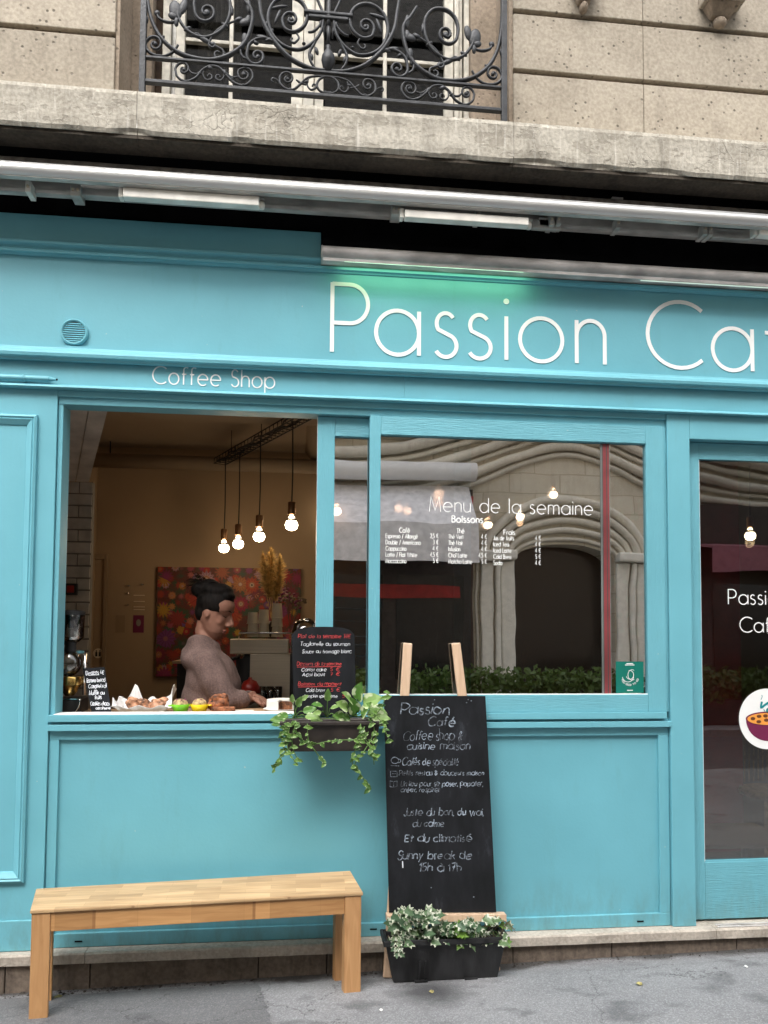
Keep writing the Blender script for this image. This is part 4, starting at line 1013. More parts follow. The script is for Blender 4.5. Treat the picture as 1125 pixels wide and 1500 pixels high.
for a in ((230, 60, 38, 60, 10), (215, 95, 30, 22, -20), (275, 40, 24, 50, -15), (235, 130, 14, 30, 0), (640, 130, 40, 24, 20), (660, 40, 16, 44, 5), (400, 235, 46, 16, -30), (450, 262, 16, 14, 0), (740, 220, 40, 14, -10), (655, 120, 18, 34, -10), (600, 115, 26, 14, 25),
          (912, 118, 15, 15, 0), (415, 75, 20, 20, 0), (112, 262, 13, 13, 0), (715, 335, 14, 14, 0), (280, 412, 13, 13, 0), (634, 440, 13, 13, 0), (890, 466, 12, 12, 0), (122, 78, 18, 18, 0), (835, 45, 60, 12, 15), (830, 100, 12, 50, -20), (430, 400, 22, 14, -20), (520, 430, 12, 22, 20), (640, 230, 22, 40, 10), (625, 270, 14, 30, 0), (1000, 485, 16, 10, 20), (985, 258, 12, 8, 0), (60, 120, 10, 30, -10), (300, 170, 26, 12, 30), (345, 205, 26, 10, 25), (520, 150, 26, 10, -35), (560, 60, 12, 34, 5), (780, 235, 30, 12, 20), (700, 250, 20, 12, -30), (760, 150, 10, 30, -20), (790, 190, 12, 26, -35), (1060, 300, 12, 26, 20), (1030, 335, 12, 22, 10), (1085, 140, 10, 24, 0), (372, 432, 14, 8, -30), (560, 470, 14, 8, 35), (905, 525, 14, 7, 0), (290, 482, 14, 7, 0), (630, 503, 14, 7, 0), (150, 225, 22, 10, 45), (590, 300, 22, 9, -35)):
    blob(*a)
# centre baluster
zc = zr(470, 20)
obj('centre_shaft', MB().lathe([(.012, .0), (.013, -.11), (.010, -.18), (.010, -.30), (.018, -.31), (.009, -.325), (.011, -.36)], (xc, ry, zc+.30), 12), 'iron', rl, smooth=True)
box('centre_plate', xc-.115, xc+.115, ry-.018, ry+.018, zc-.012, zc+.004, 'iron', rl, .005)
box('centre_plate', xc-.095, xc+.095, ry-.014, ry+.014, zc-.030, zc-.0125, 'iron', rl, .005)
zf = zr(476, 88)
mb = MB().lathe([(.005, .075), (.012, .070), (.009, .055), (.016, .045), (.030, .02), (.033, .0), (.026, -.028), (.012, -.048), (.002, -.055)], (xc, ry, zf), 16)
obj('pine_finial', mb.jitter(.004), 'iron', rl, smooth=True)
obj('centre_stem', MB().tube([(xc, ry, zf+.07), (xc, ry, zc-.03)], [.008, .010], 10), 'iron', rl, smooth=True)
for s_ in (-.018, .018): obj('centre_stem', MB().tube([(xc+s_, ry, zf+.11), (xc+s_*1.6, ry, zc-.03)], [.004, .006], 8), 'iron', rl, smooth=True)

# ================================================================== SHOP INTERIOR
FZ, CZ, YB = .15, 3.22, 3.1
struct('floor', MB().box(-1.75, 6.0, .13, 6.0, FZ-.1, FZ), 'floor')
struct('ceiling', MB().box(-1.75, 6.0, .13, 6.0, CZ, CZ+.1), 'ceil')
struct('back_wall', MB().box(-1.75, .75, YB, YB+.1, FZ, CZ), 'tan')
struct('far_wall', MB().box(.75, 6.0, 4.9, 5.0, FZ, CZ), 'tan2')
struct('return_wall', MB().box(.75, .85, YB, 5.0, FZ, CZ), 'tan2')
struct('side_wall_left', MB().box(-1.85, -1.75, .13, YB+.1, FZ, CZ), 'tan')
struct('side_wall_right', MB().box(6.0, 6.1, .13, 5.0, FZ, CZ), 'tan2')
struct('inner_facing', MB().box(-2.6, -1.16, .125, .13, .15, 2.75).box(-2.6, 3.4, .125, .13, 2.76, 3.6), 'tan2')
# brick pier at the left
yp_ = 1.35
xa, xb = at(60, 900, yp_).x, at(131, 900, yp_).x
zt1 = at(130, 706, yp_).z
bp_ = thing('brick_pier', 'white painted brick pier at the left inside the serving window', 'pier', ((xa+xb)/2, yp_, FZ))
box('core', xa-.3, xb-.001, yp_+.012, yp_+.06, FZ, zt1, 'mortar', bp_)
bm0 = None; rowh = .078; nrow = int((zt1-1.0)/rowh)
for i in range(nrow):
    z1 = zt1-i*rowh; x = xb; k = 0
    ln = .165 if i % 2 else .085
    while x > xa:
        l = min(ln, x-xa+.1)
        o_ = obj('brick', MB().box(x-l+.004, x-.004, yp_+random.uniform(-.003, .003), yp_+.05, z1-rowh+.007, z1-.003), 'brick', bp_, bevel=.003); x -= l; ln = .165
# slanting soffit boards above the pier
s0 = at(160, 596, .35); s1 = at(131, 706, yp_); n_b = 4
sp_ = thing('sloping_soffit', 'pale boarded soffit slanting down to the brick pier', 'soffit', (s1.x-.2, yp_, s1.z))
for i in range(n_b):
    w0 = .125; a0 = s0+Vector((-.10*i-.004, 0, .0)); a1 = s1+Vector((-.085*i-.003, 0, .0)); b0 = s0+Vector((-.10*(i+1)+.002, 0, 0)); b1 = s1+Vector((-.085*(i+1)+.002, 0, 0))
    u_ = Vector((0, .0, .03))
    obj('soffit_board', MB().hexa([a0, b0, b1, a1, a0+u_, b0+u_, b1+u_, a1+u_]), 'brick', sp_)
# door in back wall, beam and pipe
d0 = at(133, 815, YB); d1 = at(157, 815, YB)
idr = thing('inner_door', 'plain tan door in the back wall carrying a round toilet sign', 'door', ((d0.x+d1.x)/2, YB, FZ))
box('door_leaf', d0.x-.45, d1.x-.02, YB-.012, YB-.0005, FZ, d0.z-.03, 'tan', idr, .002)
box('door_casing', d1.x-.018, d1.x+.012, YB-.03, YB-.0005, FZ, d0.z+.02, 'tan2', idr, .003); box('door_casing', d0.x-.5, d1.x-.0185, YB-.03, YB-.0005, d0.z-.029, d0.z+.02, 'tan2', idr, .003)
p = at(143.5, 957, YB-.02); ts = thing('toilet_sign', 'round pale sign with two standing figures on the tan inner door', 'sign', (p.x, YB-.02, p.z-.04))
obj('disc', MB().lathe([(.001, -.004), (.042, -.004), (.042, 0), (.001, 0)], (p.x, YB-.013, p.z), 24, 'y'), 'cup', ts)
for s_ in (-.014, .014): obj('figure_mark', MB().ell((p.x+s_, YB-.018, p.z+.02), (.006, .002, .006), 8, 6).prism([(p.x+s_-.009, p.z-.026), (p.x+s_+.009, p.z-.026), (p.x+s_+.008, p.z+.012), (p.x+s_-.008, p.z+.012)], YB-.019, YB-.0175), 'black_plastic', ts)
pb = at(300, 677, 2.85)
pp_ = thing('ceiling_pipe', 'thick tan pipe running under the ceiling along the back wall', 'pipe', (-.5, 2.85, pb.z))
obj('pipe_run', MB().tube([(-1.75, 2.9, pb.z), (.74, 2.9, pb.z)], .062, 16), 'ceil', pp_, smooth=True)
for u in (162, 345): 
    q = at(u, 640, 2.9); obj('pipe_hanger', MB().tube([(q.x, 2.9, pb.z+.06), (q.x, 2.9, CZ)], .006, 6), 'black_plastic', pp_)
cbm = thing('ceiling_beam', 'tan beam crossing the ceiling behind the serving window', 'beam', (-.5, 1.6, 3.1))
box('beam_body', -1.75, 2.6, 1.55, 1.75, 3.10, CZ-.001, 'ceil', cbm, .01)
# duct at the right of the tray
du = thing('air_duct', 'large round tan duct at the right behind the pendant lamps', 'duct', (.6, 2.2, 2.8))
q0 = at(462, 640, 2.4); obj('duct_run', MB().tube([(q0.x+.06, 1.2, q0.z+.1), (q0.x+.06, 3.0, q0.z+.06)], .14, 20), 'ceil', du, smooth=True)

# alarm box, notes, plaque
p = at(104, 863, yp_-.02); ab = thing('alarm_box', 'small square red alarm box on the white brick pier', 'alarm', (p.x, yp_, p.z))
box('housing', p.x-.038, p.x+.038, yp_-.028, yp_-.0035, p.z-.036, p.z+.036, 'black_plastic', ab, .003); box('button', p.x-.022, p.x+.022, yp_-.033, yp_-.0285, p.z-.022, p.z+.022, 'red', ab, .002)
ps = at(203, 914, YB); pst = thing('small_poster', 'small dark poster on the tan back wall beside the flower painting', 'poster', (ps.x, YB, ps.z-.1))
box('sheet', ps.x-.045, ps.x+.045, YB-.004, YB-.0005, ps.z-.075, ps.z+.075, 'logo_purple', pst)
obj('portrait_mark', MB().ell((ps.x, YB-.0045, ps.z+.01), (.02, .0015, .03), 12, 8), 'mortar', pst)
ps = at(178, 914, YB); nt_ = thing('wall_note', 'tan paper note left of the small dark poster', 'note', (ps.x, YB, ps.z-.1)); box('sheet', ps.x-.05, ps.x+.03, YB-.003, YB-.0005, ps.z-.075, ps.z+.075, 'tan2', nt_)
wsn = thing('wall_sconce', 'thin wall rack with bright little metal caps on the tan back wall', 'rack', tuple(at(190, 900, YB)))
for u, v, w_ in ((188, 858, .02), (208, 856, .02), (188, 869, .014), (187, 886, .012)):
    q = at(u, v, YB-.01); obj('metal_cap', MB().ell((q.x, YB-.015, q.z), (w_, .012, .008), 12, 8), 'chrome', wsn, smooth=True)
for v in (872, 881, 889, 893): 
    a = at(196, v, YB); b_ = at(212, v, YB); box('rack_bar', a.x, b_.x, YB-.010, YB-.0005, a.z-.003, a.z+.003, 'cup', wsn)

# flower painting
pa, pb_, pc_ = at(231, 829, YB-.05), at(441, 834, YB-.05), at(228, 991, YB-.05)
fp = thing('flower_painting', 'large bright red and orange flower painting on the back wall', 'painting', ((pa.x+pb_.x)/2, YB-.05, pc_.z))
box('canvas', pa.x, pb_.x, YB-.040, YB-.001, pc_.z, (pa.z+pb_.z)/2, 'painting', fp, .002)

# cable tray
ct = thing('cable_tray', 'black wire cable tray hung from the ceiling carrying the pendant lamps', 'cable tray', tuple(at(385, 645, 2.0)))
tA = at(322, 690, 2.65); tB = at(462, 590, 1.05); tz = (tA.z+tB.z)/2; tA.z = tz; tB.z = tz; tB = tB
dirv = (tB-tA).normalized(); sd_ = Vector((dirv.y, -dirv.x, 0))
for s_ in (-.05, .05):
    obj('side_wire', MB().tube([tA+sd_*s_+Vector((0, 0, .04)), tB+sd_*s_+Vector((0, 0, .04))], .005, 6), 'rope', ct); obj('side_wire', MB().tube([tA+sd_*s_, tB+sd_*s_], .005, 6), 'rope', ct)
nn = 26
for i in range(nn+1):
    q = tA.lerp(tB, i/nn); obj('cross_wire', MB().tube([q-sd_*.05+Vector((0, 0, .04)), q-sd_*.05, q+sd_*.05, q+sd_*.05+Vector((0, 0, .04))], .0035, 5), 'rope', ct)
for k in range(3):
    obj('cable', MB().tube([tA.lerp(tB, i/30)+sd_*(.03*math.sin(i*.7+k*2))+Vector((0, 0, .012+.01*k+.006*math.sin(i*1.3+k))) for i in range(31)], .006, 6), 'rope', ct, smooth=True)
for q_ in (.15, .5, .85):
    q = tA.lerp(tB, q_); obj('hanger_wire', MB().tube([q+Vector((0, 0, .04)), Vector((q.x, q.y, CZ))], .003, 5), 'rope', ct)

# pendant lamps
def pendant(u, v, y, label, ztop, group, light=True, s=1.0, en=9.):
    c = at(u, v, y); pt = thing('pendant_lamp', label, 'lamp', (c.x, c.y, c.z), group)
    obj('cord', MB().tube([(c.x, c.y, c.z+.14*s), (c.x+.004, c.y, (c.z+ztop)/2), (c.x, c.y, ztop)], .0045, 6), 'rope', pt)
    obj('socket', MB().lathe([(.006, .150*s), (.024*s, .146*s), (.026*s, .142*s), (.026*s, .065*s), (.022*s, .062*s), (.012*s, .062*s)], c, 18), 'brass', pt, smooth=True, auto=True)
    obj('bulb_neck', MB().lathe([(.015*s, .0615*s), (.022*s, .045*s), (.036*s, .022*s)], c, 18), 'glass_clear', pt, smooth=True)
    obj('bulb', MB().lathe([(.030*s, .022*s), (.039*s, .008*s), (.042*s, -.006*s), (.036*s, -.026*s), (.022*s, -.038*s), (.001, -.042*s)], c, 20), 'bulb', pt, smooth=True)
    if light:
        l = bpy.data.lights.new('bulb_light', 'POINT'); l.energy = en; l.color = (1, .68, .38); l.shadow_soft_size = .04
        lo = bpy.data.objects.new('bulb_light', l); COL.objects.link(lo); lo.location = (c.x, c.y, c.z-.06)
g = 'lit pendant lamps hanging from the cable tray'
for u, v, y, lb in ((328, 802, 2.45, 'lowest lit pendant bulb, leftmost of the four over the counter'), (349, 796, 2.25, 'second pendant bulb from the left, between the lowest and the middle one'), (379.5, 785, 1.75, 'third pendant bulb from the left over the woman'), (427, 768, 1.3, 'highest pendant bulb, rightmost of the four and nearest the window')):
    pendant(u, v, y, lb, tz, g, True, 1.0, .50)
g2 = 'lit pendant lamps deep in the room behind the glass'
for u, v, y, lb in ((643, 722, 2.3, 'bright bulb behind the menu glass above the word Menu'), (584, 744, 3.4, 'pair-side bulb behind the menu glass left of the title'), (597, 748, 3.9, 'small bulb just right of another bulb left of the menu title'), (715, 768, 3.2, 'bulb in a small cluster just below the word de on the glass'), (762, 756, 3.4, 'bulb behind the glass below the word semaine'), (811, 724, 3.6, 'dim bulb behind the glass at the word semaine right end'), (493.5, 748, 3.0, 'bulb seen through the sliding pane beside its left stile'), (538, 766, 3.4, 'bulb half hidden by the post between the two sashes'), (925, 717, 3.0, 'bulb at the far right behind the big pane'), (1099, 784, 2.0, 'single bulb hanging behind the door glass')):
    pendant(u, v, y, lb, CZ, g2, u in (643, 762, 1099), 1.0, .4)
# ================================================================== COUNTER AND ITS THINGS
CT = 1.206
co = thing('counter', 'serving counter behind the sill with pale worktop', 'counter', (-.5, .25, FZ))
box('worktop', -1.6, .75, .105, .42, CT-.03, CT, 'board_wood', co, .003)
box('counter_front', -1.6, .75, .13, .40, FZ, CT-.031, 'tan2', co)
bc = thing('back_counter', 'dark back counter carrying the espresso machine', 'counter', (.1, 1.5, FZ))
zb3 = at(400, 1034, 1.3).z
box('worktop', -.62, .72, 1.15, 1.75, zb3-.04, zb3, 'board_wood', bc, .003); box('carcass', -.60, .70, 1.18, 1.73, FZ, zb3-.041, 'black_plastic', bc)

# siphon coffee maker on a black machine
sy = .24
c = at(103, 1020, sy)
sm_ = thing('siphon_coffee_maker', 'glass siphon coffee maker with brass burner at the left of the counter', 'coffee maker', (c.x, sy, CT))
def zz(v, y=sy): return at(105, v, y).z
cx2 = c.x
box('black_base', cx2-.085, cx2+.065, sy-.05, sy+.09, CT+.001, zz(1022), 'black_plastic', sm_, .006)
obj('base_rim', MB().box(cx2-.087, cx2+.068, sy-.053, sy-.0502, zz(1022)-.006, zz(1022)), 'chrome', sm_)
obj('handle_loop', MB().tube([(cx2+.06+.0*i, sy-.058, zz(1023)) if i == 0 else (cx2+.062-.035*(i/10)**2.5, sy-.058, zz(1023)-.075*(i/10)) for i in range(11)], .003, 6), 'chrome', sm_, smooth=True)
obj('burner', MB().lathe([(.001, zz(1019)), (.020, zz(1019)), (.034, zz(1014)), (.040, zz(1008)), (.058, zz(1003)), (.060, zz(994)), (.055, zz(991)), (.001, zz(991))], (cx2-.004, sy, 0), 28), 'gold', sm_, smooth=True, auto=True)
r1 = .056
zl = (zz(988)+zz(955))/2
obj('lower_globe', MB().ell((cx2-.01, sy, zl), (.060, .060, .066), 24, 14), 'glass_clear', sm_, smooth=True)
obj('water', MB().lathe([(.001, -.055), (.03, -.05), (.052, -.02), (.056, -.008), (.001, -.008)], (cx2-.01, sy, zl), 20), 'glass_clear', sm_, smooth=True)
obj('globe_collar', MB().lathe([(.024, zz(957)), (.030, zz(953)), (.026, zz(946)), (.034, zz(940)), (.001, zz(940))], (cx2-.006, sy, 0), 18), 'black_plastic', sm_, smooth=True)
obj('upper_chamber', MB().lathe([(.030, zz(941)), (.056, zz(934)), (.058, zz(903)), (.060, zz(900)), (.056, zz(900)), (.054, zz(932)), (.028, zz(939))], (cx2, sy, 0), 28), 'glass_clear', sm_, smooth=True)
obj('coffee_filter', MB().lathe([(.001, zz(937)), (.044, zz(937)), (.046, zz(933)), (.001, zz(933))], (cx2, sy, 0), 24), 'chrome', sm_)
obj('lid', MB().lathe([(.001, zz(901)), (.061, zz(901)), (.061, zz(896)), (.050, zz(894)), (.001, zz(894))], (cx2, sy, 0), 28), 'black_plastic', sm_)
obj('dip_tube', MB().tube([(cx2-.004, sy, zz(900)), (cx2-.004, sy, zz(920))], .014, 12), 'black_plastic', sm_)
obj('stand_pole', MB().tube([(cx2+.063, sy+.01, zz(1018)), (cx2+.063, sy+.01, zz(957))], .0085, 12), 'chrome', sm_, smooth=True)
obj('stand_clamp', MB().box(cx2+.02, cx2+.066, sy, sy+.015, zz(957), zz(953)), 'chrome', sm_)

# leaning little menu card
def board_map(tl, tr, bl, br, off):
    nrm = (tr-tl).cross(bl-tl).normalized()
    if nrm.y > 0: nrm = -nrm
    def fn(s, t_, d=0): return (tl.lerp(tr, s)).lerp(bl.lerp(br, s), t_)+nrm*(off+d)
    return fn
def board(parent, tl, tr, bl, br, th, mat, name='board', arch=0):
    fn = board_map(tl, tr, bl, br, 0); pts = []
    n = 16
    if arch:
        for i in range(n+1):
            s = i/n; pts.append((s, arch*(1-max(0, 1-abs(2*s-1)**2.6)**.5) if True else 0))
    else: pts = [(0, 0), (1, 0)]
    pts += [(1, 1), (0, 1)]
    k = len(pts); mb = MB(); mb.v = [fn(s, t_, 0) for s, t_ in pts]+[fn(s, t_, -th) for s, t_ in pts]
    mb.f = [tuple(range(k)), tuple(range(2*k-1, k-1, -1))]+[(i, i+k, (i+1) % k+k, (i+1) % k) for i in range(k)]
    return obj(name, mb, mat, parent), fn
def chalk_line(parent, fn, W, H, s, s0, s1, t_, hfrac, w_, mat, hand=1, name='chalk_writing', dt=0):
    mb = MB(); text(mb, s, 0, (s1-s0)*W, 0, hfrac*H, w_, hand, .16, th=.0004)
    mb.xf(lambda p: fn(s0+p.x/W, t_-p.z/H+dt*(p.x/W), -p.y+.0004)); obj(name, mb, mat, parent, merge=False)
tl, tr = at(121, 979, .19), at(153, 977, .19); bl, br = at(134, 1043, .13), at(163, 1043, .13)
mc = thing('menu_card', 'small black menu card with white handwriting leaning on the counter beside the siphon', 'menu card', tuple((bl+br)/2))
mco, fn = board(mc, tl, tr, bl, br, .006, 'slate')
W_, H_ = (tr-tl).length, (bl-tl).length
for s, a, b_, t_, h in (('Desserts 4€', .10, .92, .16, .10), ('Banana bread', .06, .92, .33, .09), ('Caramel roll', .10, .95, .46, .09), ('Muffin au', .06, .80, .61, .09), ('fruits', .30, .62, .71, .08), ('Cookies choco', .02, .96, .85, .09), ('cacahuete', .25, .97, .94, .06)):
    chalk_line(mco, fn, W_, H_, s, a, b_, t_, h, .0028, 'chalk_white')
chalk_line(mco, fn, W_, H_, '-', .2, .7, .21, .12, .0025, 'chalk_white', 0)

# paper lined tray with pastries
ty = .20
a = at(166, 1043, .15); b_ = at(250, 1043, .15)
tr_ = thing('paper_tray', 'tray lined with crumpled white baking paper on the counter', 'tray', ((a.x+b_.x)/2, ty, CT))
x0, x1 = a.x, b_.x; mb = MB(); nx, ny = 22, 14
hL, hR = .125, .10
for j in range(ny+1):
    for i in range(nx+1):
        s, t_ = i/nx, j/ny; e = min(1, max(abs(2*s-1), abs(2*t_-1)*.98)); up = max(0, (e-.72)/.28)
        hgt = .062+.014*math.sin(s*23+t_*7)+(.075*max(0, 1-abs(s-.28)/.16) if t_ > .5 else 0)+(.06*max(0, 1-abs(s-1)/.14))
        x = x0+(x1-x0)*(s+(s-.5)*.04*up); y = .118+.17*t_
        z = CT+.004+up*hgt+.004*noise.noise(Vector((s*14, t_*10, 0)))
        if t_ < .15: z = CT+.004+up*(.035+.008*math.sin(s*17))
        mb.v.append(Vector((x, y+.01*noise.noise(Vector((s*9, t_*9, 3))), z)))
mb.f = [(j*(nx+1)+i, j*(nx+1)+i+1, (j+1)*(nx+1)+i+1, (j+1)*(nx+1)+i) for j in range(ny) for i in range(nx)]
pl_ = obj('paper_liner', mb, 'paper', tr_); pl_.modifiers.new('s', 'SOLIDIFY').thickness = .0012
box('tray_base', x0+.02, x1-.02, .13, .28, CT+.0002, CT+.002, 'steel', tr_)
for k, (u, v, lb) in enumerate(((197, 1024, 'leftmost glazed pastry in the paper-lined tray'), (213, 1026, 'middle glazed pastry in the paper-lined tray'), (232, 1023, 'rightmost glazed pastry in the paper-lined tray'))):
    p = at(u, v, .2); mb = MB()
    for i in range(7):
        mb.ell((p.x+random.uniform(-.03, .03), .2+random.uniform(-.025, .025), CT+.045+random.uniform(-.01, .022)), (random.uniform(.014, .026), .02, random.uniform(.010, .016)), 10, 7)
    mb.ell((p.x, .2, CT+.03), (.035, .03, .024), 12, 8)
    tag(remeshed('pastry', mb, 'pastry', .005), lb, 'pastry', 'glazed pastries in the paper tray')
# bowls with muffins
for u, mat, lb in ((264.5, 'green_bowl', 'lime green little bowl holding a muffin'), (292, 'yellow_bowl', 'yellow little bowl holding a muffin')):
    p = at(u, 1040, .15); bw = thing('small_bowl', lb, 'bowl', (p.x, .15, CT), 'little eared bowls on the counter')
    obj('cup_body', MB().lathe([(.001, .001), (.028, .001), (.030, .004), (.040, .030), (.045, .046), (.042, .047), (.036, .030), (.024, .008), (.001, .006)], (p.x, .15, CT), 26), mat, bw, smooth=True)
    for s_ in (-1, 1): obj('ear', MB().ell((p.x+s_*.050, .15, CT+.040), (.012, .012, .005), 10, 6), mat, bw, smooth=True)
    mf = MB().ell((p.x, .15, CT+.048), (.036, .036, .026), 18, 10).jitter(.006); o_ = obj('muffin', mf, 'crumb', None, smooth=True); tag(o_, 'pale muffin with dark berries in the '+('lime green' if u < 280 else 'yellow')+' bowl', 'muffin', 'muffins in the little bowls')
    for k in range(6):
        a_ = k*1.1+u; obj('berry', MB().ell((p.x+.022*math.cos(a_), .15+.022*math.sin(a_), CT+.068), (.005, .005, .004), 8, 6), 'logo_purple', o_, smooth=True)
p = at(323, 1022, .19); mb = MB()
for i in range(16): mb.ell((p.x+random.uniform(-.05, .03), .20+random.uniform(-.03, .03), CT+.045+random.uniform(-.02, .035)), (.024, .022, .020), 10, 7)
mb.ell((p.x-.01, .2, CT+.035), (.055, .04, .035), 12, 8)
tag(remeshed('fruit_loaf', mb, 'crust', .005), 'dark fruit and nut loaf standing behind the brownie slice', 'loaf')
p = at(327, 1040, .13); tag(obj('cake_slice', MB().box(p.x-.056, p.x+.056, .115, .165, CT+.001, CT+.034).jitter(.004), 'crust', None, bevel=.005), 'flat brown slice at the front of the counter below the loaf', 'cake slice')
p = at(352, 1036, .2); tag(obj('napkin', MB().add([(p.x-.06, .12, CT+.002), (p.x+.085, .12, CT+.002), (p.x+.06, .28, CT+.003), (p.x-.05, .27, CT+.003), (p.x-.06, .12, CT+.0035), (p.x+.085, .12, CT+.0035), (p.x+.06, .28, CT+.0045), (p.x-.05, .27, CT+.0045)], [(0, 3, 2, 1), (4, 5, 6, 7), (0, 1, 5, 4), (1, 2, 6, 5), (2, 3, 7, 6), (3, 0, 4, 7)]), 'paper'), 'flat white paper napkin lying beside the brown slice', 'napkin')
# cake on a plate
p = at(412, 1037, .22); ck = thing('cake_plate', 'white plate under the iced cake at the right end of the counter', 'plate', (p.x, .22, CT))
obj('plate_disc', MB().lathe([(.001, .001), (.055, .001), (.085, .012), (.092, .016), (.090, .018), (.06, .009), (.001, .008)], (p.x, .22, CT), 36), 'white_glaze', ck, smooth=True)
cke = thing('iced_cake', 'white iced carrot cake with a slice cut out on a white plate', 'cake', (p.x, .22, CT+.01))
def wedge(r, z0, z1, a0, a1, n=30):
    pts = [(0, 0)]+[(r*math.cos(R(a0+(a1-a0)*i/n)), r*math.sin(R(a0+(a1-a0)*i/n))) for i in range(n+1)]; k = len(pts)
    return MB().add([(p.x+a, .22+b2, z0) for a, b2 in pts]+[(p.x+a, .22+b2, z1) for a, b2 in pts], [tuple(range(k)), tuple(range(2*k-1, k-1, -1))]+[(i, (i+1) % k, (i+1) % k+k, i+k) for i in range(k)])
obj('crumb', wedge(.069, CT+.0095, CT+.0535, -38, 262), 'cake', cke)
obj('icing_top', wedge(.074, CT+.054, CT+.064, -36, 260).jitter(.003), 'icing', cke, bevel=.003)
mb = MB(); n = 40; a0, a1 = -36, 260
for i in range(n+1):
    a = R(a0+(a1-a0)*i/n)
    for r, z in ((.0705, CT+.012), (.0745, CT+.012), (.0745, CT+.0538), (.0705, CT+.0538)): mb.v.append(Vector((p.x+r*math.cos(a), .22+r*math.sin(a), z+(.006*abs(math.sin(i*1.3)) if z < CT+.02 else 0))))
mb.f = [(i*4+j, i*4+(j+1) % 4, (i+1)*4+(j+1) % 4, (i+1)*4+j) for i in range(n) for j in range(4)]+[(0, 1, 2, 3), (n*4+3, n*4+2, n*4+1, n*4)]
obj('icing_side', mb.jitter(.002), 'icing', cke)

# ------------------------------------------------------------------ espresso machine and cups
ey = 1.25
e0 = at(337, 936, ey); e1 = at(425, 1020, ey)
em = thing('espresso_machine', 'large steel espresso machine with a rail on top behind the woman', 'coffee machine', ((e0.x+e1.x)/2, ey+.2, zb3))
box('side_panel', e0.x, e0.x+.37, ey, ey+.38, at(340, 958, ey).z, e0.z, 'steel', em, .006)
box('lower_body', at(366, 980, ey).x, e0.x+.46, ey+.004, ey+.38, zb3+.001, at(340, 958, ey).z-.0005, 'steel', em, .004)
box('drip_area', at(345, 980, ey).x, at(365.5, 980, ey).x, ey+.03, ey+.37, zb3+.001, at(340, 958, ey).z-.0005, 'black_plastic', em)
ra = at(350, 927, ey); rb_ = at(440, 927, ey)
obj('cup_rail', MB().tube([(ra.x, ey+.01, e0.z), (ra.x, ey+.01, ra.z), (rb_.x, ey+.01, ra.z), (rb_.x, ey+.01, e0.z)], .006, 8), 'chrome', em, smooth=True)
obj('group_head', MB().lathe([(.001, 0), (.03, 0), (.034, .03), (.034, .05), (.001, .05)], (at(352, 955, ey).x, ey+.05, at(352, 965, ey).z), 18), 'chrome', em, smooth=True)
obj('portafilter_handle', MB().tube([(at(352, 955, ey).x, ey+.05, at(352, 962, ey).z), (at(342, 955, ey).x, ey-.06, at(352, 965, ey).z)], [.010, .014], 10), 'black_plastic', em, smooth=True)
box('grinder_side', at(425, 960, ey).x, at(448, 960, ey).x, ey-.02, ey+.2, zb3+.001, at(440, 957, ey).z, 'black_plastic', em, .006)
gq = 'paper cups stacked upside down on the espresso machine'
for u, vt_, vb_, lb in ((370.5, 897, 914, 'upside-down paper cup on the left end of the machine, upper one of its stack'), (370.5, 911, 933, 'upside-down paper cup on the left end of the machine, lower one of its stack'), (386.5, 893, 914, 'upside-down paper cup in the middle stack, upper one'), (386.5, 911, 933, 'upside-down paper cup in the middle stack, lower one'), (406, 884, 906, 'topmost upside-down paper cup of the tall right stack'), (406, 902, 918, 'second upside-down paper cup of the tall right stack'), (406, 914, 933, 'lowest upside-down paper cup of the tall right stack')):
    a = at(u, vt_, ey+.06); b_ = at(u, vb_, ey+.06); top = a.z; bot = max(b_.z, e0.z+.001); dv = 905-u*0
    rt_ = .030; rb2 = .037
    o_ = obj('paper_cup', MB().lathe([(rb2, bot), (rb2+.002, bot+.004), (rb2-.001, bot+.007), (rt_, top), (.001, top-.001)], (a.x, ey+.06, 0), 22), 'cup', None, smooth=True, auto=True); tag(o_, lb, 'paper cup', gq)
# vase with pampas
vz = at(395, 905, 1.55); va = thing('pampas_vase', 'vase with tall golden pampas grass behind the paper cups', 'vase', (vz.x, 1.55, e0.z))
obj('vase_body', MB().lathe([(.001, 0), (.03, .0), (.045, .05), (.03, .10), (.02, .12)], (vz.x+.02, 1.55, e0.z+.0015), 20), 'brown_plastic', va, smooth=True)
for (u, v, du_, sw) in ((385, 812, -6, .7), (397, 806, 0, 1), (410, 816, 9, .8), (392, 830, -2, .9), (404, 840, 5, .8)):
    tip = at(u, v, 1.55+random.uniform(-.03, .03)); foot = Vector((vz.x+.02, 1.55, e0.z+.10)); mid = foot.lerp(tip, .45)+Vector((du_*.002, 0, 0))
    obj('stalk', MB().tube([foot, mid, tip], .0025, 5), 'pampas', va)
    mb = MB()
    for i in range(900):
        q = random.random()**.8; p0 = mid.lerp(tip, q); sp2 = .080*sw*math.sin(math.pi*min(.97, q*.85+.12)); a = random.uniform(0, 6.28)
        e = p0+Vector((math.cos(a)*sp2*random.uniform(.3, 1.2), math.sin(a)*sp2, random.uniform(.015, .05))); s_ = (e-p0).cross(Vector((random.random()-.5, 1, random.random()-.5))).normalized()*.0028
        mb.add([p0-s_, p0+s_, e+Vector((0, 0, -.012))], [(0, 1, 2)])
    o_ = obj('plume', mb, 'pampas', va); o_['kind'] = 'stuff'
dw = thing('dried_stems', 'dark dried flower stems right of the pampas grass', 'dried flowers', tuple(at(430, 900, 1.5)))
foot = at(425, 925, 1.5)
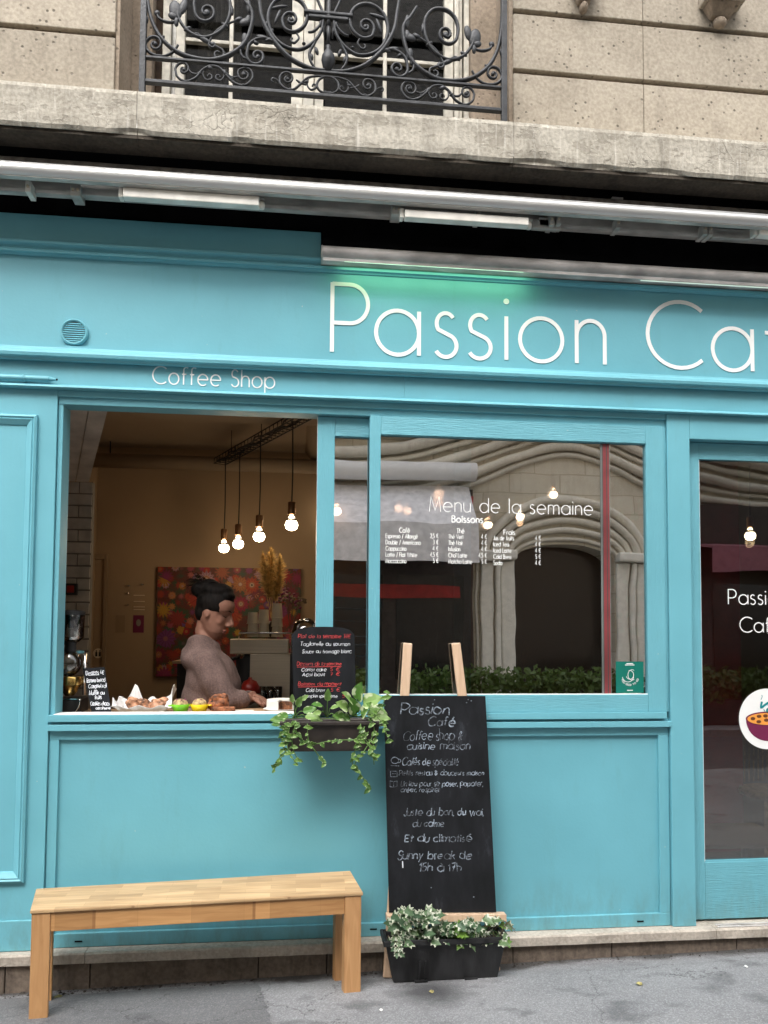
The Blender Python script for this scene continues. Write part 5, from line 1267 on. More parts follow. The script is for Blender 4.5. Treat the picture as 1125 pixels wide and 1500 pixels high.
for i in range(7):
    tip = at(412+i*5, 868+random.uniform(-8, 14), 1.5+random.uniform(-.05, .05)); obj('stem', MB().tube([foot, foot.lerp(tip, .5)+Vector((random.uniform(-.02, .02), 0, .02)), tip], .002, 5), 'twig', dw)
    mb = MB()
    for k in range(9): mb.ell(tip+Vector((random.uniform(-.03, .03), random.uniform(-.02, .02), random.uniform(-.05, .02))), (.009, .009, .009), 6, 5)
    obj('dry_flower', mb, 'logo_purple' if i % 2 else 'twig', dw)
# glasses, red kettle, jar
for u, lb in ((384, 'glass tumbler left of the others on the back counter'), (395, 'glass tumbler in the middle on the back counter'), (407, 'glass tumbler at the right on the back counter')):
    p = at(u, 1033, 1.2); tag(obj('tumbler', MB().lathe([(.001, .003), (.022, .003), (.027, .13), (.025, .13), (.020, .008), (.001, .008)], (p.x, 1.22, zb3), 18), 'glass_clear', None, smooth=True), lb, 'glass', 'glass tumblers on the back counter')
p = at(365, 1010, 1.1); kt = thing('red_canister', 'round red lidded canister in front of the espresso machine', 'canister', (p.x, 1.1, zb3))
obj('canister_body', MB().lathe([(.001, .001), (.055, .001), (.064, .04), (.060, .09), (.001, .09)], (p.x, 1.19, zb3), 24), 'alu_grey', kt, smooth=True)
obj('dome_lid', MB().lathe([(.064, .0905), (.060, .13), (.040, .165), (.012, .178), (.010, .19), (.001, .19)], (p.x, 1.19, zb3), 24), 'red', kt, smooth=True)
gd = thing('glass_cloche', 'clear glass display dome behind the chalk menu board', 'glass dome', tuple(at(447, 940, .9)))
p = at(447, 955, .9); obj('dome', MB().lathe([(.085, 0), (.085, .12), (.07, .17), (.03, .2), (.001, .205)], (p.x, .9, p.z), 24), 'glass_clear', gd, smooth=True)
obj('dome_rim', MB().lathe([(.083, 0), (.089, 0), (.089, .006), (.083, .006)], (p.x, .9, p.z), 28), 'chrome', gd); obj('dome_stand', MB().lathe([(.02, -.25), (.06, -.25), (.02, -.23), (.015, -.02), (.09, -.004), (.001, -.001)], (p.x, .9, p.z), 20), 'brown_plastic', gd, smooth=True)
stl = thing('bar_table', 'small dark stand with a tan top behind the woman at the left', 'table', tuple(at(262, 1040, 2.0)))
a = at(254, 968, 2.0); box('table_top', a.x, a.x+.3, 1.95, 2.25, a.z-.02, a.z, 'tan', stl, .002); box('table_body', a.x+.03, a.x+.28, 1.98, 2.22, FZ, a.z-.021, 'black_plastic', stl)

# ================================================================== THE WOMAN
WY = .60
def wp(u, v, y=WY): return at(u, v, y)
pe = thing('person', 'woman in a mauve knitted sweater with dark pinned-up hair looking down behind the counter', 'person', tuple(Vector((wp(305, 1000).x, WY, FZ))))
HC = wp(313, 897); S = 1.16
Rh = Matrix.Rotation(R(-14), 3, 'Z') @ Matrix.Rotation(R(20), 3, 'Y')
def hp(x, y, z): return HC + Rh @ (Vector((x, y, z))*S)
def lerp_tab(tab, z):
    for (a, b_), (c_, d_) in zip(tab, tab[1:]):
        if a <= z <= c_:
            q = (z-a)/(c_-a); q = q*q*(3-2*q)*.5+q*.5; return b_+(d_-b_)*q
    return tab[-1][1] if z > tab[-1][0] else tab[0][1]
fr = [(-.118, .062), (-.108, .074), (-.092, .072), (-.080, .083), (-.072, .079), (-.064, .085), (-.052, .080), (-.035, .080), (.0, .078), (.015, .079), (.030, .088), (.06, .086), (.085, .070), (.105, .04), (.115, .0)]
bk = [(-.118, .03), (-.10, .0), (-.08, -.02), (-.04, -.058), (0, -.078), (.05, -.085), (.085, -.07), (.105, -.045), (.115, -.0)]
hw = [(-.118, .018), (-.10, .038), (-.08, .049), (-.04, .060), (0, .068), (.05, .074), (.085, .060), (.105, .035), (.115, .004)]
mb = MB(); n = 28; zs = [-.118+.233*i/36 for i in range(37)]
for z in zs:
    f_, b_, h_w = lerp_tab(fr, z), lerp_tab(bk, z), lerp_tab(hw, z); cxh, rxh = (f_+b_)/2, (f_-b_)/2
    for k in range(n):
        a = 2*math.pi*k/n; ca, sa = math.cos(a), math.sin(a); e = .86
        x = cxh+rxh*math.copysign(abs(ca)**e, ca); y = h_w*math.copysign(abs(sa)**e, sa)
        if -.005 < z < .024 and ca > .3 and .25 < abs(sa) < .8: x -= .008     # eye sockets
        mb.v.append(hp(x, y, z))
mb.f = [(i*n+k, i*n+(k+1) % n, (i+1)*n+(k+1) % n, (i+1)*n+k) for i in range(36) for k in range(n)]+[tuple(range(n-1, -1, -1)), tuple(range(36*n, 37*n))]
def T3(pts, rs, nn=12): mb.tube([Vector(p) for p in pts], rs, nn)
T3([hp(.078, 0, .016), hp(.082, 0, -.008), hp(.084, 0, -.034)], [.010*S, .013*S, .014*S]); T3([hp(.080, 0, .018), hp(.094, 0, -.004), hp(.106, 0, -.026), hp(.102, 0, -.036)], [.007*S, .0095*S, .012*S, .009*S])
for s_ in (-1, 1): mb.ell(hp(.092, s_*.011, -.036), (.010*S, .007*S, .007*S), 10, 8)
mb.ell(hp(.080, 0, -.0615), (.010*S, .022*S, .0055*S), 12, 8, Rh); mb.ell(hp(.079, 0, -.0735), (.010*S, .019*S, .006*S), 12, 8, Rh)
for s_ in (-1, 1):
    mb.ell(hp(-.004, s_*.072, -.012), (.013*S, .005*S, .023*S), 12, 10, Rh @ Matrix.Rotation(R(-10), 3, 'Y')); mb.ell(hp(.050, s_*.038, -.028), (.022*S, .018*S, .020*S), 12, 8)
# neck, trunk, arms, hips and legs under the clothes
sh_n, sh_f = wp(296, 966, WY-.17), wp(300, 966, WY+.17)
neck = wp(297, 948)
T3([hp(-.025, 0, -.045), hp(-.02, 0, -.10), neck+Vector((.02, 0, .02)), neck+Vector((.0, 0, -.05))], [.044, .043, .052, .072], 16)
chest, belly, hip = wp(306, 1000), wp(305, 1050), wp(300, 1105)
hip.z = max(hip.z, 1.0)
for c_, rr in ((neck+Vector((.0, 0, -.08)), (.10, .17, .08)), (chest+Vector((.015, 0, 0)), (.11, .17, .14)), (belly+Vector((.01, 0, 0)), (.12, .155, .14)), (hip, (.13, .17, .12))): mb.ell(c_, rr, 20, 12)
elb_n, elb_f = wp(334, 1030, WY-.20), wp(338, 1035, WY+.2)
wr_n, wr_f = wp(366, 1022, WY-.13), wp(372, 1018, WY+.05)
T3([sh_n, sh_n.lerp(elb_n, .5), elb_n, elb_n.lerp(wr_n, .5), wr_n], [.055, .05, .042, .036, .026]); T3([sh_f, elb_f, wr_f], [.055, .042, .026])
def hand(w0, d0, side):
    d0 = d0.normalized(); u0 = Vector((0, 0, 1)); s0_ = d0.cross(u0).normalized()*side; u0 = s0_.cross(d0)*side
    palm = w0+d0*.045; mb.ell(palm, (.042, .034, .015), 14, 8, Matrix((d0, s0_, u0)).transposed())
    for k, (o_, L_) in enumerate(((.026, .070), (.009, .078), (-.009, .072), (-.025, .056))):
        b0 = palm+d0*.030+s0_*o_; T3([b0, b0+d0*L_*.45-u0*.004, b0+d0*L_*.75-u0*.022, b0+d0*L_*.85-u0*.042], [.0095, .009, .0082, .007], 8)
    b0 = palm-d0*.012+s0_*.03; T3([b0, b0+s0_*.022+d0*.024-u0*.008, b0+s0_*.020+d0*.052-u0*.02], [.0125, .011, .0085], 8)
hand(wr_n, Vector((1, .25, -.45)), 1); hand(wr_f, Vector((1, -.3, -.5)), -1)
floor_z = FZ
for s_ in (-1, 1):
    h0 = hip+Vector((0, s_*.095, -.05)); kn = Vector((hip.x+.03, hip.y+s_*.11, .62)); an = Vector((hip.x-.01, hip.y+s_*.11, floor_z+.07))
    T3([h0, kn, an], [.095, .062, .042], 14); mb.ell(an+Vector((.06, 0, -.035)), (.12, .042, .033), 14, 8)
body = remeshed('body', mb, 'skin', .0058, pe, 3)
# sweater
mb = MB()
ry90 = None
for c_, rr in ((neck+Vector((.012, 0, -.075)), (.108, .20, .095)), (chest+Vector((.018, 0, .01)), (.145, .215, .17)), (chest+Vector((.07, 0, -.02)), (.11, .17, .12)), (belly+Vector((.005, 0, 0)), (.168, .205, .17)), (hip+Vector((0, 0, .05)), (.17, .20, .12))): mb.ell(c_, rr, 22, 14)
T3([sh_n+Vector((0, .03, .015)), sh_n.lerp(elb_n, .5)+Vector((0, 0, 0)), elb_n, elb_n.lerp(wr_n, .5), wr_n-(wr_n-elb_n)*.12], [.080, .080, .074, .062, .046], 16)
T3([sh_f+Vector((0, -.03, .015)), elb_f, wr_f-(wr_f-elb_f)*.12], [.088, .074, .046], 16)
T3([neck+Vector((.026, 0, .045)), neck+Vector((.012, 0, .0)), neck+Vector((-.0, 0, -.05))], [.070, .092, .125], 20); mb.ell(neck+Vector((.0, 0, -.01)), (.092, .12, .06), 20, 12); mb.ell(neck+Vector((-.012, 0, .025)), (.078, .09, .05), 20, 12); mb.ell(neck+Vector((-.02, 0, -.065)), (.10, .17, .075), 20, 12); mb.ell(chest.lerp(belly, .5)+Vector((.008, 0, 0)), (.158, .20, .17), 20, 12)
sw_ = remeshed('sweater', mb, 'knit', .010, pe, 16)
# dark trousers
mb = MB(); mb.ell(hip+Vector((0, 0, -.03)), (.155, .192, .14), 18, 10)
for s_ in (-1, 1):
    kn = Vector((hip.x+.03, hip.y+s_*.11, .62)); an = Vector((hip.x-.01, hip.y+s_*.11, floor_z+.09)); T3([hip+Vector((0, s_*.095, -.05)), kn, an], [.11, .078, .066], 14)
remeshed('trousers', mb, 'trouser', .014, pe, 2)
# hair: cap, knot, loose wisps
mb = MB(); n = 26; m2 = 18
for i in range(m2+1):
    a = math.pi*i/m2
    for k in range(n):
        q = 2*math.pi*k/n; d = Vector((math.sin(a)*math.cos(q), math.sin(a)*math.sin(q), math.cos(a)))
        p = Vector((-.003+.089*d.x, .0775*d.y, .038+.083*d.z))
        if d.x > .35 and p.z < .055: p.x = min(p.x, .045+.3*max(0, p.z-.0))      # open at the face
        if p.z < .0 and p.x > -.03: p.x = -.03+(p.x+.03)*.15
        mb.v.append(hp(p.x, p.y, p.z))
mb.f = [(i*n+k, (i+1)*n+k, (i+1)*n+(k+1) % n, i*n+(k+1) % n) for i in range(m2) for k in range(n)]
mb.ell(hp(-.050, 0, -.012), (.042*S, .066*S, .056*S), 16, 10); mb.ell(hp(-.045, 0, .03), (.055*S, .074*S, .06*S), 16, 10)
for c_, rr in (((-.015, 0, .098), (.074, .066, .044)), ((-.060, 0, .098), (.058, .058, .050)), ((-.100, -.01, .080), (.042, .045, .038)), ((.035, 0, .092), (.040, .055, .026))): mb.ell(hp(*c_), tuple(x*S for x in rr), 16, 10)
hr = remeshed('hair', mb.jitter(.004), 'hair', .007, pe, 3)
mb = MB()
for i in range(150):
    a = random.uniform(0, 6.28); st_ = Vector((-.10+random.uniform(-.03, .09), random.uniform(-.05, .05), .09+random.uniform(-.03, .05)))
    d = Vector((random.uniform(-1, -.2), random.uniform(-.5, .5), random.uniform(-.55, .18))).normalized(); L_ = random.uniform(.03, .085)
    mb.tube([hp(*(st_)), hp(*(st_+d*L_*.5+Vector((0, 0, .01)))), hp(*(st_+d*L_+Vector((0, 0, -.008))))], [.0020, .0013, .0005], 4)
for i in range(0):
    z = random.uniform(-.06, -.03); mb.tube([hp(-.08, random.uniform(-.05, .05), -.02), hp(-.085-random.random()*.02, random.uniform(-.05, .05), z), hp(-.07-random.random()*.03, random.uniform(-.05, .05), z-.035)], [.003, .002, .0008], 4)
o_ = obj('hair_wisps', mb, 'hair', hr); o_['kind'] = 'stuff'
# brows, lids, lips
for s_ in (-1, 1):
    obj('eyebrow', MB().tube([hp(.089, s_*.014, .030), hp(.083, s_*.033, .035), hp(.069, s_*.050, .030)], [.0018, .0028, .0012], 6), 'hair', body, smooth=True)
    obj('eyelash', MB().tube([hp(.0765, s_*.020, .004), hp(.0755, s_*.032, .001), hp(.064, s_*.046, .005)], [.0010, .0017, .0010], 6), 'hair', body, smooth=True)
obj('lips', MB().ell(hp(.083, 0, -.064), (.0085*S, .021*S, .0045*S), 12, 8, Rh).ell(hp(.0815, 0, -.0725), (.0085*S, .018*S, .0045*S), 12, 8, Rh), 'lip', body, smooth=True)

# ================================================================== SEEN THROUGH THE BIG PANE
hm = thing('hanging_mobile', 'strings of little clear glass rods hanging behind the big window', 'mobile', tuple(at(643, 1010, .45)))
for k, u in enumerate((618, 633, 641, 656)):
    t0 = at(u, 838, .45); b0 = at(u+(-4 if k % 2 else 3), 1012, .45); obj('string', MB().tube([Vector((t0.x, .45, CZ)), t0, b0], .0008, 4), 'chrome', hm)
    v = 845+k*7
    while v < 1005:
        p = at(u+random.uniform(-5, 5), v, .45+random.uniform(-.02, .02)); d = Vector((random.uniform(-.012, .012), 0, .035)); obj('glass_rod', MB().tube([p-d, p+d], .0035, 6), 'white_glaze' if random.random() < .65 else 'chrome', hm, smooth=True); v += random.uniform(17, 34)
rk = thing('reflected_shelf', 'white wire shelf standing in for a reflection in the sliding pane', 'shelf', tuple(at(515, 1010, .9)))  # modelled wires stand in for a shelf reflected in the pane
for v in (893, 912, 935, 948, 965, 985, 1003):
    a = at(488, v-3, .9); b_ = at(600, v, .9); obj('shelf_wire', MB().tube([Vector((a.x, .9, a.z)), Vector((b_.x, 1.5, a.z))], .004, 6), 'white_glaze', rk)
for u in (490, 600): a = at(u, 880, .9); obj('shelf_post', MB().tube([Vector((a.x, .9 if u < 500 else 1.5, a.z)), Vector((a.x, .9 if u < 500 else 1.5, FZ))], .007, 6), 'alu_grey', rk)
pz = thing('striped_overlay', 'tall red and grey striped tape added upright on the right part of the big pane', 'tape', tuple(at(888, 1015, .011)))  # made-up stripes for a red streak in the glass, outside to show bright
a = at(881, 900, .011).x
for i, (w_, mt_) in enumerate(((.010, 'overlay_grey'), (.004, 'overlay_dark'), (.017, 'overlay_red'), (.005, 'overlay_dark'), (.010, 'overlay_red'), (.004, 'overlay_grey'))):
    box('stripe', a, a+w_-.0002, .0098, .0112, 1.3085, 2.590, mt_, pz); a += w_
rw = struct('right_partition', MB().box(at(905, 900, 1.2).x, at(905, 900, 1.2).x+.9, 1.25, 1.3, FZ, CZ), 'red_dark'); 

LEAFM = {}
def leaf_mesh(kind):
    mb = MB()
    if kind == 'heart': out = [(0, 0), (.22, -.10), (.42, .05), (.46, .30), (.34, .62), (.14, .88), (0, 1.05)]
    elif kind == 'ivy': out = [(0, 0), (.25, -.12), (.52, .02), (.34, .24), (.56, .52), (.24, .58), (0, 1.0)]
    else: out = [(0, 0), (.20, .10), (.30, .35), (.24, .65), (.10, .9), (0, 1.0)]
    k = len(out)
    mid = [Vector((0, b_, -.06*math.sin(b_*3))) for a, b_ in out]
    for sgn in (1, -1):
        base = len(mb.v); mb.v += mid+[Vector((a*sgn, b_, .18*a-.10*b_*b_)) for a, b_ in out]
        for i in range(k-1):
            f_ = (base+i, base+k+i, base+k+i+1, base+i+1); mb.f.append(f_ if sgn > 0 else f_[::-1])
    return mb
def leaf_me(kind, mat):
    key = kind+mat
    if key not in LEAFM:
        mb = leaf_mesh(kind); me = bpy.data.meshes.new('leaf'); me.from_pydata([tuple(p) for p in mb.v], [], mb.f); me.materials.append(M[mat])
        for p in me.polygons: p.use_smooth = True
        LEAFM[key] = me
    return LEAFM[key]
def put_leaf(parent, p, tip, nrm, size, kind, mat, wide=1.):
    y = tip.normalized(); z = (nrm-y*nrm.dot(y)).normalized(); x = y.cross(z)
    o = bpy.data.objects.new('leaf', leaf_me(kind, mat)); COL.objects.link(o); o.parent = parent
    m_ = Matrix((x*size*wide, y*size, z*size)).transposed().to_4x4(); m_.translation = Vector(p)-wl(parent); o.matrix_local = m_
    return o
def rv(s=1): return Vector((random.uniform(-s, s), random.uniform(-s, s), random.uniform(-s, s)))
hv_ = thing('hanging_plant', 'dark green trailing plant hanging behind the right edge of the big pane', 'plant', tuple(at(920, 860, .35)))
for k in range(3):
    pts = [at(908+k*12+6*math.sin(i*.9+k), 730+i*24, .35) for i in range(9)]
    obj('stem', MB().tube(pts, .002, 5), 'vine_stem', hv_)
    for p in pts[1:]:
        put_leaf(hv_, p, Vector((random.uniform(-1, 1), -.2, -.6)), Vector((0, -1, .3))+rv(.4), random.uniform(.03, .055), 'heart', 'hedge')

# things behind the door glass
fr_ = at(1037, 880, 3.2); pf = thing('framed_picture', 'small framed picture on the wall behind the door glass', 'picture', tuple(fr_))
box('frame', fr_.x-.07, fr_.x+.09, 4.86, 4.899, 1.75, 2.1, 'board_wood', pf, .004)
ch = thing('rattan_chair', 'rattan chair with curved frame standing behind the door glass', 'chair', (at(1080, 1260, 1.3).x, 1.3, FZ))
cx3 = at(1075, 1200, 1.3).x
bk_ = [(cx3-.05, 1.3, FZ+.42), (cx3-.02, 1.3, FZ+.75), (cx3+.05, 1.3, FZ+.92), (cx3+.22, 1.32, FZ+.95), (cx3+.36, 1.36, FZ+.88), (cx3+.40, 1.4, FZ+.42)]
obj('back_frame', MB().tube(cat_rom(bk_, 8), .014, 8), 'rattan', ch, smooth=True)
for i in range(9):
    x = cx3+.02+.04*i; obj('back_cane', MB().tube([(x, 1.31+.01*i, FZ+.45), (x+.01, 1.31+.01*i, FZ+.90)], .005, 6), 'rattan', ch)
obj('seat', MB().lathe([(.001, .40), (.21, .40), (.22, .42), (.21, .44), (.001, .44)], (cx3+.18, 1.12, FZ), 28), 'rattan', ch, smooth=True, auto=True)
for dx, dy_ in ((0, 0), (.36, .05), (.02, -.33), (.34, -.33)): obj('leg', MB().tube([(cx3+dx, 1.3+dy_, FZ+.001), (cx3+.03+dx*.85, 1.28+dy_*.85, FZ+.41)], .013, 8), 'rattan', ch)
tb = thing('cafe_table', 'pale low table standing just behind the door glass', 'table', (2.55, .8, FZ))
a = at(1032, 1232, .55); b_ = at(1125, 1232, .55)
box('table_top', a.x-.1, a.x+.55, .45, .95, a.z-.02, a.z, 'tan', tb, .004)
for dx in (-.05, .45):
    for yy in (.5, .9): box('leg', a.x+dx, a.x+dx+.03, yy, yy+.03, FZ+.001, a.z-.021, 'black_plastic', tb)

# ================================================================== WINDOW BOX AND PLANTS
def trough(parent, x0, x1, yf, yb, z0, z1, mat, inset=.03, rim=.018):
    """tapered planter: body, rim and soil"""
    mb = MB(); w_ = .006
    lo = [(x0+inset, yf+inset*.7, z0), (x1-inset, yf+inset*.7, z0), (x1-inset, yb-inset*.5, z0), (x0+inset, yb-inset*.5, z0)]
    hi = [(x0+.008, yf+.006, z1), (x1-.008, yf+.006, z1), (x1-.008, yb-.006, z1), (x0+.008, yb-.006, z1)]
    hin = [(x0+.018, yf+.016, z1), (x1-.018, yf+.016, z1), (x1-.018, yb-.016, z1), (x0+.018, yb-.016, z1)]
    lin = [(x0+inset+.01, yf+inset*.7+.01, z0+.012), (x1-inset-.01, yf+inset*.7+.01, z0+.012), (x1-inset-.01, yb-inset*.5-.01, z0+.012), (x0+inset+.01, yb-inset*.5-.01, z0+.012)]
    vs_ = lo+hi+hin+lin; fs_ = [(0, 3, 2, 1)]
    for i in range(4):
        j = (i+1) % 4; fs_ += [(i, j, 4+j, 4+i), (4+i, 4+j, 8+j, 8+i), (8+i, 8+j, 12+j, 12+i)]
    fs_.append((12, 13, 14, 15)); mb.add(vs_, fs_); obj('tub', mb, mat, parent, bevel=.008)
    mb = MB()
    for (a, b_, c_, d_) in ((x0-.004, x1+.004, yf-.006, yf+.0055), (x0-.004, x1+.004, yb-.0055, yb+.006)): obj('rim', MB().box(a, b_, c_, d_, z1-rim, z1+.004), mat, parent, bevel=.004)
    for (a, b_) in ((x0-.004, x0+.0075), (x1-.0075, x1+.004)): obj('rim', MB().box(a, b_, yf+.0056, yb-.0056, z1-rim, z1+.004), mat, parent, bevel=.004)
    mb = MB(); n = 14
    for j in range(5):
        for i in range(n+1):
            x = x0+.02+(x1-x0-.04)*i/n; y = yf+.018+(yb-yf-.036)*j/4; mb.v.append(Vector((x, y, z1-.022+.008*noise.noise(Vector((x*30, y*30, 0))))))
    mb.f = [(j*(n+1)+i, j*(n+1)+i+1, (j+1)*(n+1)+i+1, (j+1)*(n+1)+i) for j in range(4) for i in range(n)]
    obj('soil', mb, 'soil', parent, smooth=True)
wx0, wx1 = at(411, 1060, -.20).x, at(560, 1060, -.20).x; wz1 = at(480, 1058, -.20).z; wz0 = at(480, 1101, -.18).z
wb = thing('window_box', 'dark brown plastic window box hooked on the sill rail', 'planter', ((wx0+wx1)/2, -.12, wz0))
trough(wb, wx0, wx1, -.20, -.045, wz0, wz1, 'brown_plastic', .035, .014)
for x in (wx0+.1, wx1-.1): obj('hook', MB().box(x, x+.02, -.044, -.018, wz1-.08, wz1-.002), 'black_plastic', wb)
pp = thing('pothos_plant', 'bright green variegated pothos with vines trailing over the window box', 'plant', ((wx0+wx1)/2, -.12, wz1-.02))
def sprig(parent, root, tip, size, kind, mat, nrm=Vector((0, -1, .5)), stem=.003, smat='vine_stem', wide=1.):
    mid = root.lerp(tip, .5)+Vector((0, 0, .02)); obj('stem', MB().tube(cat_rom([root, mid, tip], 5), stem*.5, 5), smat, parent, smooth=True)
    d = (tip-mid).normalized(); put_leaf(parent, tip, d+Vector((0, -.3, -.25)), nrm+rv(.35), size, kind, mat, wide)
# upright leaves, read clump by clump
clumps = [(432, 1052, [(415, 1046, .07, -1), (420, 1040, .065, -.8), (446, 1035, .065, .8), (450, 1042, .07, 1), (436, 1028, .06, .2), (428, 1022, .045, 0), (443, 1018, .04, .4), (458, 1048, .06, 1), (410, 1052, .05, -1)]),
          (478, 1050, [(470, 1026, .06, -.6), (480, 1020, .06, 0), (486, 1030, .05, .5), (468, 1036, .045, -.8), (492, 1040, .045, .9)]),
          (525, 1050, [(506, 1030, .065, -.6), (513, 1020, .075, -.4), (524, 1016, .085, .1), (536, 1022, .085, .5), (545, 1034, .085, .8), (552, 1042, .07, 1), (520, 1036, .075, -.2), (500, 1042, .055, -.9), (532, 1040, .08, .3), (544, 1050, .06, .9), (510, 1046, .05, -.5), (556, 1050, .05, 1)]),
          (465, 1054, [(456, 1040, .035, -.5), (466, 1042, .03, .2), (500, 1050, .04, .6)])]
for ru, rv_, lv in clumps:
    for (u, v, sz, lean) in lv:
        root = at(ru+random.uniform(-5, 5), rv_, -.12+random.uniform(-.03, .03)); base = at(u-lean*3, v+7, -.13+random.uniform(-.05, .03))
        obj('stem', MB().tube(cat_rom([root, root.lerp(base, .6)+Vector((0, 0, .01)), base], 4), .0022, 5), 'vine_stem', pp, smooth=True)
        put_leaf(pp, base, Vector((lean, -.35+random.uniform(-.3, .1), .75-.9*abs(lean)+random.uniform(-.2, .2))), Vector((-.3*lean, -1, .55))+rv(.35), sz*1.05, 'heart' if u > 495 else 'oval', 'pothos', .95)
# trailing vines
vines = [[(432, 1056), (424, 1062), (420, 1078), (414, 1098), (406, 1118), (402, 1128)], [(438, 1058), (430, 1070), (428, 1090), (434, 1108), (444, 1116)], [(430, 1060), (440, 1082), (458, 1090), (480, 1086), (505, 1084), (528, 1082), (540, 1072)],
         [(540, 1052), (548, 1066), (544, 1082), (536, 1096), (526, 1110), (520, 1122), (532, 1140), (540, 1156)], [(528, 1060), (532, 1078), (540, 1090), (546, 1104), (548, 1120)], [(552, 1050), (562, 1062), (566, 1076), (572, 1084)],
         [(545, 1050), (556, 1040), (564, 1024), (568, 1014)], [(534, 1064), (528, 1084), (520, 1100), (516, 1118), (522, 1130)], [(450, 1060), (452, 1084), (466, 1106), (476, 1118)], [(418, 1062), (412, 1080), (418, 1100), (410, 1112)], [(548, 1070), (552, 1090), (546, 1102), (552, 1112)], [(424, 1066), (420, 1084), (424, 1104), (436, 1120)]]
for vi, vn in enumerate(vines):
    pts = [at(u, v, -.215-.012*math.sin(i*1.3+vi)) for i, (u, v) in enumerate(vn)]; c_ = cat_rom(pts, 5)
    obj('vine', MB().tube(c_, .0022, 5), 'vine_stem', pp, smooth=True)
    for i in range(1, len(c_), 2):
        for s_ in (-1, 1):
            if random.random() < .42: continue
            put_leaf(pp, c_[i], Vector((s_*random.uniform(.4, 1), -.3, random.uniform(-.9, .3))), Vector((0, -1, .35))+rv(.5), random.uniform(.014, .030), 'heart', 'trailer', .85)

# ------------------------------------------------------------------ chalk boards
tl, tr = at(427, 918, -.008), at(519, 918, -.008); bl, br = at(430.5, 1048, -.028), at(522, 1048, -.028)
sbm = thing('arched_menu_board', 'slate menu board with arched top and red and white writing behind the window box', 'menu board', tuple((bl+br)/2))
sbo, fn = board(sbm, tl, tr, bl, br, .010, 'slate', 'board', .09)
W_, H_ = (tr-tl).length, (bl-tl).length
for s, a, b_, t_, h, mt_ in (('Plat de la semaine 14€', .10, .93, .13, .050, 'chalk_red'), ('Tagliatelle au saumon', .13, .92, .215, .045, 'chalk_white'), ('Sauce au fromage blanc', .16, .94, .30, .045, 'chalk_white'),
    ('Desserts de la semaine', .07, .78, .44, .045, 'chalk_red'), ('Carrot cake', .14, .53, .505, .042, 'chalk_white'), ('5 €', .60, .74, .50, .045, 'chalk_red'), ('Açai bowl', .15, .50, .56, .042, 'chalk_white'), ('7 €', .60, .74, .555, .04, 'chalk_red'),
    ('Boissons du moment', .08, .77, .665, .045, 'chalk_red'), ('Cold brew', .20, .50, .735, .042, 'chalk_white'), ('5 €', .60, .74, .73, .045, 'chalk_red'), ('Pumpkin spice latte', .17, .70, .80, .038, 'chalk_white'), ('5 €', .78, .90, .80, .045, 'chalk_red')):
    chalk_line(sbo, fn, W_, H_, s, a, b_, t_, h*.92, .0017, mt_)
for t_, s0_, s1_ in ((.458, .07, .78), (.682, .08, .70)):
    mb = MB(); ribbon(mb, [(0, 0), ((s1_-s0_)*W_, .003)], .0022, .0004, 0); mb.xf(lambda p: fn(s0_+p.x/W_, t_-p.z/H_, -p.y+.0008)); obj('chalk_underline', mb, 'chalk_red', sbo, merge=False)

# easel with the tall board
tl, tr = at(562.5, 1019, -.052), at(711, 1019.5, -.052); bl, br = at(570, 1337, -.135), at(727, 1336, -.135)
es = thing('display_easel', 'pale wooden easel leaning on the shopfront behind the tall blackboard', 'easel', tuple((bl+br)/2-Vector((0, 0, .3))))
for (u0, v0, u1, v1, w_) in ((597.5, 942, 569, 1432, .048), (668, 942, 727, 1425, .048)):
    top = at(u0, v0, -.030); bot = at(u1, v1, -.150); bot.z = gz(bot.x, bot.y)
    mid = top.lerp(bot, .2)
    d = (bot-top).normalized(); s_ = Vector((1, 0, 0)); s_ = (s_-d*s_.dot(d)).normalized()*w_/2; t2 = d.cross(s_).normalized()*.009
    if t2.y > 0: t2 = -t2
    off = Vector((0, .020, 0))
    mb = MB().hexa([bot-s_-t2+off, bot+s_-t2+off, bot+s_+t2+off, bot-s_+t2+off, top-s_*.95-t2+off*.3, top+s_*.95-t2+off*.3, top+s_*.95+t2+off*.3, top-s_*.95+t2+off*.3])
    obj('leg', mb, 'pine', es, bevel=.006)
fnl = board_map(tl, tr, bl, br, 0)
a = fnl(-.06, 1.002, .03); b_ = fnl(1.07, 1.002, .03)
obj('board_shelf', MB().hexa([fnl(-.03, 1.035, -.02), fnl(1.08, 1.035, -.02), fnl(1.08, 1.035, .03), fnl(-.03, 1.035, .03), fnl(-.03, 1.003, -.02), fnl(1.08, 1.003, -.02), fnl(1.08, 1.003, .03), fnl(-.03, 1.003, .03)]), 'pine', es, bevel=.002)
cbd = thing('chalkboard', 'tall black chalkboard reading Passion Café standing on the easel', 'chalkboard', tuple((bl+br)/2))
cbo, fn = board(cbd, tl, tr, bl, br, .008, 'slate')
W_, H_ = (br-bl).length, (bl-tl).length
def bx(x, y): return ((x-97-36*(y-85)/1395)/(670.), (y-85)/1395.)
